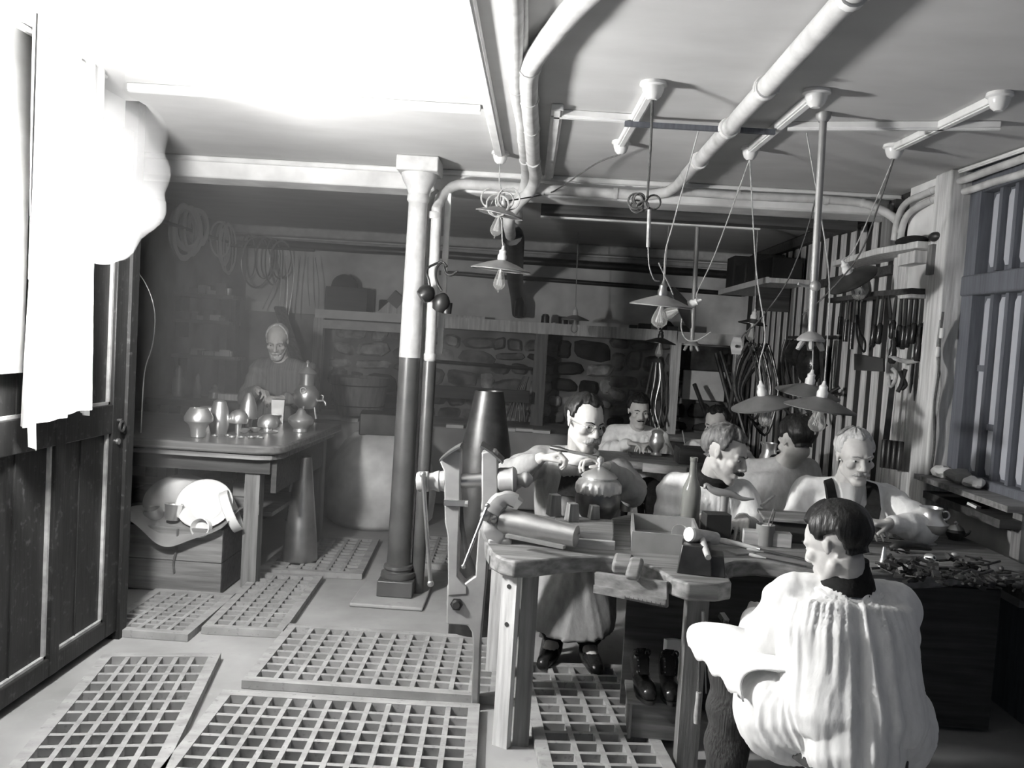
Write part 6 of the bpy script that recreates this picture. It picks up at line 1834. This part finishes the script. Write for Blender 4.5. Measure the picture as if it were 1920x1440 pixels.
wr_ = MB().tube(smooth_path([(-2.75, 4.7, 1.80), (-2.6, 4.7, 1.86), (-2.40, 4.7, 1.84), (-2.22, 4.7, 1.73), (-2.13, 4.7, 1.55), (-2.13, 4.7, 1.35), (-2.17, 4.7, 1.18), (-2.20, 4.75, .84)], 6), .0035, 6)
one('bent_wire', 'thin bright wire arching up from the left table', 'wire', wr_, 'silver')

# ------------------------------------------------------------------ right wall: shelves, racks and hanging tools
ws1 = thing('corner_shelf', 'bent wooden shelf high on the right wall by the beam', 'shelf', (1.9, 4.7, 2.10))
MB().prism([(1.86, 5.55), (1.84, 4.80), (1.90, 4.42), (2.04, 4.42), (2.04, 5.55)], .035, Matrix.Translation((0, 0, 2.085))).obj('board', 'woodp', ws1, bevel=.004)
MB().bx(1.93, 2.03, 4.50, 4.72, 2.02, 2.083).obj('cleat', 'woodp', ws1)
MB().bx(1.95, 1.985, 4.36, 4.41, 1.95, 2.10).obj('bracket', 'woodz', ws1)
one('cloth_heap', 'dark flat heap lying on the high corner shelf', 'cloth', MB().ell((1.93, 4.56, 2.135), (.07, .13, .028), 16, 8), 'cloth_d')
one('dark_lump', 'small dark lump beside the flat heap on the corner shelf', 'lump', MB().ell((1.97, 4.38, 2.14), (.03, .05, .025), 12, 7), 'iron')
rk1 = thing('tool_rack', 'wooden tool rack on the right wall holding hanging files', 'rack', (1.92, 4.55, 1.88))
MB().prism([(1.86, 5.60), (1.85, 4.78), (1.90, 4.44), (1.97, 4.44), (1.93, 5.60)], .028, Matrix.Translation((0, 0, 1.855))).obj('board', 'woodd', rk1)
MB().bx(1.90, 2.0, 4.44, 4.62, 1.835, 1.853).obj('cleat', 'woodp', rk1)
rt = random.Random(17)
fl_names = ['first', 'second', 'third', 'fourth', 'fifth', 'sixth', 'seventh', 'eighth', 'ninth', 'tenth']
fx_ = [(1.820,4.660,1.834), (1.840,4.640,1.834), (1.863,4.620,1.835), (1.891,4.600,1.835), (1.911,4.580,1.836), (1.930,4.560,1.836), (1.945,4.530,1.835), (1.961,4.510,1.835), (1.982,4.490,1.835), (2.003,4.470,1.836)]
for k, p in enumerate(fx_):
    t = thing('hanging_file', 'dark tool hanging %s from the left in the row under the rack' % fl_names[k], 'file', (p[0], p[1], 1.83), (rt.uniform(-.03, .03), rt.uniform(-.06, .06) - (.14 if k == 2 else 0), 0), 'dark tools hanging in a row under the rack')
    L_ = .20 + rt.uniform(-.02, .05)
    MB().tube([(0, 0, .02), (0, 0, -.01), (0, 0, -L_ * .55)], [.006, .009, .011], 8).obj('blade', 'iron', t, local=True)
    MB().tube([(0, 0, -L_ * .55), (0, 0, -L_ * .62), (0, 0, -L_), (0, 0, -L_ - .012)], [.010, .016, .017, .010], 10).obj('handle', 'leather', t, local=True)
for k, (p, l) in enumerate((((1.885,5.277,1.819), .17), ((1.885,5.172,1.783), .20), ((1.885,5.391,1.840), .14))):
    t = thing('hanging_file', ('dark tool hanging by itself left of the row, longer one', 'dark tool hanging left of the row, lowest tip', 'dark short tool hanging farthest left under the rack')[k], 'file', (p[0], p[1], 1.86), group='dark tools hanging left of the row')
    MB().tube([(0, 0, .01), (0, 0, -l * .7)], [.008, .010], 8).obj('blade', 'iron', t, local=True)
    MB().tube([(0, 0, -l * .7), (0, 0, -l * 1.5)], [.014, .015], 10).obj('handle', 'leather', t, local=True)
st_ = thing('wire_snips', 'looped dark strap hanging from the rack down to the dark board', 'strap', (1.87, 4.8, 1.5))
MB().tube(smooth_path([(1.772,4.800,1.882), (1.777,4.800,1.750), (1.790,4.800,1.662), (1.824,4.800,1.604), (1.823,4.800,1.545), (1.782,4.800,1.617), (1.765,4.800,1.749)], 5), .006, 6).obj('strap', 'leather', st_)
MB().tube(smooth_path([(1.752,4.800,1.949), (1.790,4.800,1.942), (1.813,4.800,1.885), (1.793,4.800,1.839)], 5), [.006, .010, .014, .018, .022, .022, .024, .026, .026, .024, .024, .022, .020, .018, .014, .010], 8).obj('head', 'iron', st_)
bd_ = MB()
q = [V((1.750,4.750,1.532)), V((1.859,4.620,1.515)), V((1.865,4.620,1.444)), V((1.757,4.750,1.442))]
n_ = (q[1] - q[0]).cross(q[3] - q[0]).normalized()
bd_.add([*q, *[p + n_ * .02 for p in q]], [(3, 2, 1, 0), (4, 5, 6, 7), (1, 5, 4, 0), (2, 6, 5, 1), (3, 7, 6, 2), (0, 4, 7, 3)])
one('dark_board', 'dark rectangular board fixed on the right wall below the rack', 'board', bd_, 'slate', bevel=.002)
# hand saw, spatulas and rods hanging lower
sw = thing('hand_saw', 'long hand saw with pale handle hanging on the right wall boards', 'saw', (1.914,4.620,1.324))
MB().prism([(0, 0), (.028, 0), (.018, .44), (-.016, .44)], .003, Matrix(((.95, 0, -.3, (1.915,4.620,1.152)[0] - .01), (-.3, 0, -.95, 4.62), (.05, -1, 0, (1.902,4.620,1.404)[2]), (0, 0, 0, 1)))).obj('blade', 'iron', sw)
MB().tube(smooth_path([(1.908,4.620,1.467), (1.929,4.610,1.440), (1.922,4.610,1.388), (1.901,4.610,1.370), (1.895,4.620,1.423)], 4), .011, 8).obj('handle', 'woodpx', sw)
for k, (x, y0, y1, w0, lab) in enumerate(((1712, 680, 750, .016, 'left pointed scraper hanging by the rope'), (1719, 680, 765, .018, 'middle pointed scraper hanging by the rope, longest'), (1727, 680, 745, .012, 'right pointed scraper hanging by the rope'))):
    p = [(1.966,4.500,1.502), (1.979,4.480,1.504), (1.992,4.460,1.505)][k]
    l = (.16, .20, .15)[k]
    t = thing('scraper', lab, 'scraper', p, group='scrapers hanging below the rope')
    MB().tube([(0, 0, 0), (0, 0, -l * .5), (0, 0, -l)], [w0 * .6, w0 * .8, .002], 8, flat=.35).obj('blade', 'iron', t, local=True)
    MB().cyl((0, 0, .03), (0, 0, 0), .007, n=8).obj('tang', 'iron', t, local=True)
pn_ = thing('pincers', 'dark pincers hanging on the boards left of the scrapers', 'pincers', (1.939,4.540,1.373))
MB().tube(smooth_path([(1.947,4.540,1.466), (1.939,4.540,1.429), (1.932,4.540,1.381), (1.916,4.540,1.344)], 4), .012, 8).obj('arm', 'iron', pn_)
MB().tube(smooth_path([(1.920,4.540,1.456), (1.935,4.540,1.421), (1.954,4.540,1.383), (1.934,4.540,1.359)], 4), .012, 8).obj('arm', 'iron', pn_)
rp = MB().tube(smooth_path([(1.867,4.560,1.529), (1.913,4.520,1.510), (1.961,4.490,1.508), (1.995,4.460,1.527)], 6), .012, 8)
one('rope_band', 'thick pale rope band nailed across the wall boards', 'rope', rp, 'straw')
for k, (x, y, l) in enumerate(((1675, 650, .15), (1722, 645, .16))):
    p = [(1.882,4.560,1.580), (1.972,4.470,1.600)][k]
    t = thing('chisel_handle', ('round dark handled tool hanging above the rope, left', 'round dark handled tool hanging above the rope, right')[k], 'tool', p, group='handled tools above the rope')
    MB().lathe([(.012, -.09), (.020, -.08), (.021, -.02), (.014, .0), (.016, .03), (.008, .05)], (0, 0, 0), 16).obj('handle', 'leather', t, local=True)
    MB().cyl((0, 0, .05), (0, 0, .09), .006, n=8).obj('shaft', 'iron', t, local=True)
rl_ = thing('roller_stack', 'row of four dark round bars bundled at the foot of the boards', 'bars', (1.893,4.500,0.994))
for k in range(4):
    p = V((1.880,4.560,1.007)).lerp(V((1.930,4.480,1.010)), k / 3)
    MB().lathe([(.014, -.07), (.016, -.065), (.016, .075), (.012, .08)], p, 14).obj('bar', 'iron', rl_)
# cable on the post
cb_ = thing('frayed_cable', 'frayed cable with white insulators running down the wall post', 'cable', (1.99, 4.37, 1.0))
MB().tube(smooth_path([(1.966,4.220,1.757), (1.972,4.240,1.614), (1.980,4.240,1.458), (1.978,4.250,1.299), (1.994,4.250,1.115), (1.994,4.260,0.954)], 6), .006, 6).obj('cable', 'cord', cb_)
MB().tube(smooth_path([(1.961,4.230,1.718), (1.966,4.250,1.561), (1.994,4.240,1.419), (1.993,4.250,1.247), (2.000,4.260,1.034)], 6), .004, 6).obj('strand', 'straw', cb_)
for p in ((1.974,4.230,1.654), (1.966,4.240,1.562)):
    MB().lathe([(.010, -.025), (.012, -.02), (.012, .02), (.010, .025)], p, 12).obj('insulator', 'porc', cb_)
# low shelf at the right with cloths
ls = thing('low_shelf', 'low shelf under the shuttered window with rags and papers', 'shelf', (2.05, 4.0, .94))
MB().bx(1.93, 2.15, 3.45, 4.30, .925, .95).obj('board', 'wood', ls)
MB().bx(2.05, 2.09, 3.55, 3.62, .70, .923).obj('bracket', 'woodz', ls)
for k, (y, s_, m_, lab) in enumerate(((4.20, .05, 'paper', 'crumpled pale paper at the far end of the low shelf'), (4.05, .06, 'card', 'dull rag in the middle of the low shelf'), (3.90, .045, 'paper', 'crumpled white paper at the near end of the low shelf'))):
    rg_ = MB().ell((2.02, y, .952 + s_ * .55), (s_, s_ * 1.2, s_ * .55), 14, 9)
    rg_.v = [tuple(V(p) + V((1, 1, 1)) * .014 * noise.noise(V(p) * 40)) for p in rg_.v]
    rg_.v = [(p[0], p[1], max(p[2], .951)) for p in rg_.v]
    one('rag', lab, 'rag', rg_, m_, 'rags on the low shelf', ang=20)
tl2 = MB().bx(1.96, 2.12, 3.55, 4.25, .84, .875)
one('lower_ledge', 'dark narrow ledge below the low shelf at right', 'ledge', tl2, 'woodd')
one('white_clip', 'small white bent clip lying on the dark ledge', 'clip', MB().box((1.99, 3.82, .885), (.03, .05, .012), (.2, .1, .4)), 'paper')
wpan = MB().bx(2.10, 2.13, 3.60, 4.28, .50, .80)
one('wall_panel', 'pale stained panel on the wall behind the coffee pot', 'panel', wpan, 'grime')

# far right corner: shelf with dark bundles, hoses and tongs on hooks
fs_ = thing('rear_shelf', 'high shelf at the rear right carrying dark boxes', 'shelf', (1.9, 7.2, 2.06))
MB().bx(1.72, 2.03, 6.5, 8.2, 2.04, 2.075).obj('board', 'woodp', fs_)
MB().bx(1.70, 1.72, 6.5, 8.2, 2.035, 2.08).obj('front_edge', 'white', fs_)
MB().bx(1.78, 2.03, 7.0, 7.04, 1.85, 2.038).obj('bracket', 'woodd', fs_)
for k, (y, w_, h_, lab) in enumerate(((8.0, .28, .30, 'tall dark box at the rear end of the high rear shelf'), (7.6, .26, .20, 'dark box second from the rear on the high rear shelf'), (7.2, .24, .24, 'dark box third from the rear on the high rear shelf'), (6.75, .28, .17, 'lowest dark box at the near end of the high rear shelf'))):
    one('dark_crate', lab, 'box', MB().box((1.87, y, 2.077 + h_ / 2), (.24, w_, h_), (0, 0, .1 * (k % 2))), 'slate', 'dark boxes on the rear shelf', bevel=.01)
hr = random.Random(41)
hs2 = thing('hose_bundle', 'looped rubber hoses hanging on a hook at the rear right', 'hoses', (1.70, 6.6, 1.2))
for k in range(6):
    x0 = 1.62 + .03 * k
    MB().tube(smooth_path([(x0, 6.6, 1.58), (x0 - .08, 6.58, 1.40), (x0 - .07 - .02 * k, 6.56, 1.18), (x0 + .02, 6.55, 1.08 - .04 * k), (x0 + .10, 6.56, 1.20), (x0 + .06, 6.58, 1.42), (x0 + .01, 6.6, 1.57)], 5), .011, 8).obj('hose', 'leather' if k % 2 else 'cord', hs2)
tg = thing('tong_bundle', 'dense bundle of dark tools and tongs hanging at the rear right', 'tools', (1.90, 6.4, 1.3))
for k in range(16):
    y = 5.75 + .06 * k
    x = 1.96 + hr.uniform(-.08, .02)
    l = hr.uniform(.25, .5)
    MB().tube(smooth_path([(x, y, 1.62), (x - .02, y + hr.uniform(-.03, .03), 1.62 - l * .4), (x + hr.uniform(-.03, .03), y + hr.uniform(-.05, .05), 1.62 - l)], 3), [.014, .016, .015, .012, .012, .014, .010], 7).obj('tool', 'iron', tg)
MB().cyl((1.97, 5.7, 1.64), (1.97, 6.75, 1.64), .012).obj('rail', 'iron', tg)
bag = MB().ell((1.90, 5.95, 1.45), (.09, .14, .15), 16, 10)
bag.ell((1.88, 6.15, 1.52), (.10, .14, .10), 14, 9)
co, no, fs = remeshed(bag, 'bag', .015, 2)
one('dark_bag', 'dark lumpy leather bag hanging on the slatted wall', 'bag', MB().add([tuple(p) for p in co], fs), 'leather')
low = thing('hanging_clamps', 'dark clamps hanging low on the slatted wall at rear', 'clamps', (1.92, 6.2, 1.0))
for k in range(7):
    y = 5.6 + .16 * k
    z_ = 1.16 + hr.uniform(-.06, .06)
    MB().tube(smooth_path([(1.99, y, z_ + .10), (1.93, y + .02, z_ + .05), (1.92, y, z_ - .03), (1.97, y - .03, z_ - .09)], 4), .012, 7).obj('clamp', 'iron', low)
MB().cyl((1.98, 5.55, 1.27), (1.98, 6.7, 1.27), .010).obj('rail', 'iron', low)
lad = thing('leaning_pole', 'dark pole leaning at the rear right behind the seated man', 'pole', (1.62, 6.9, .0))
MB().cyl((1.50, 6.95, .02), (1.66, 7.1, 1.25), .022, .018, 10).obj('pole', 'woodd', lad)
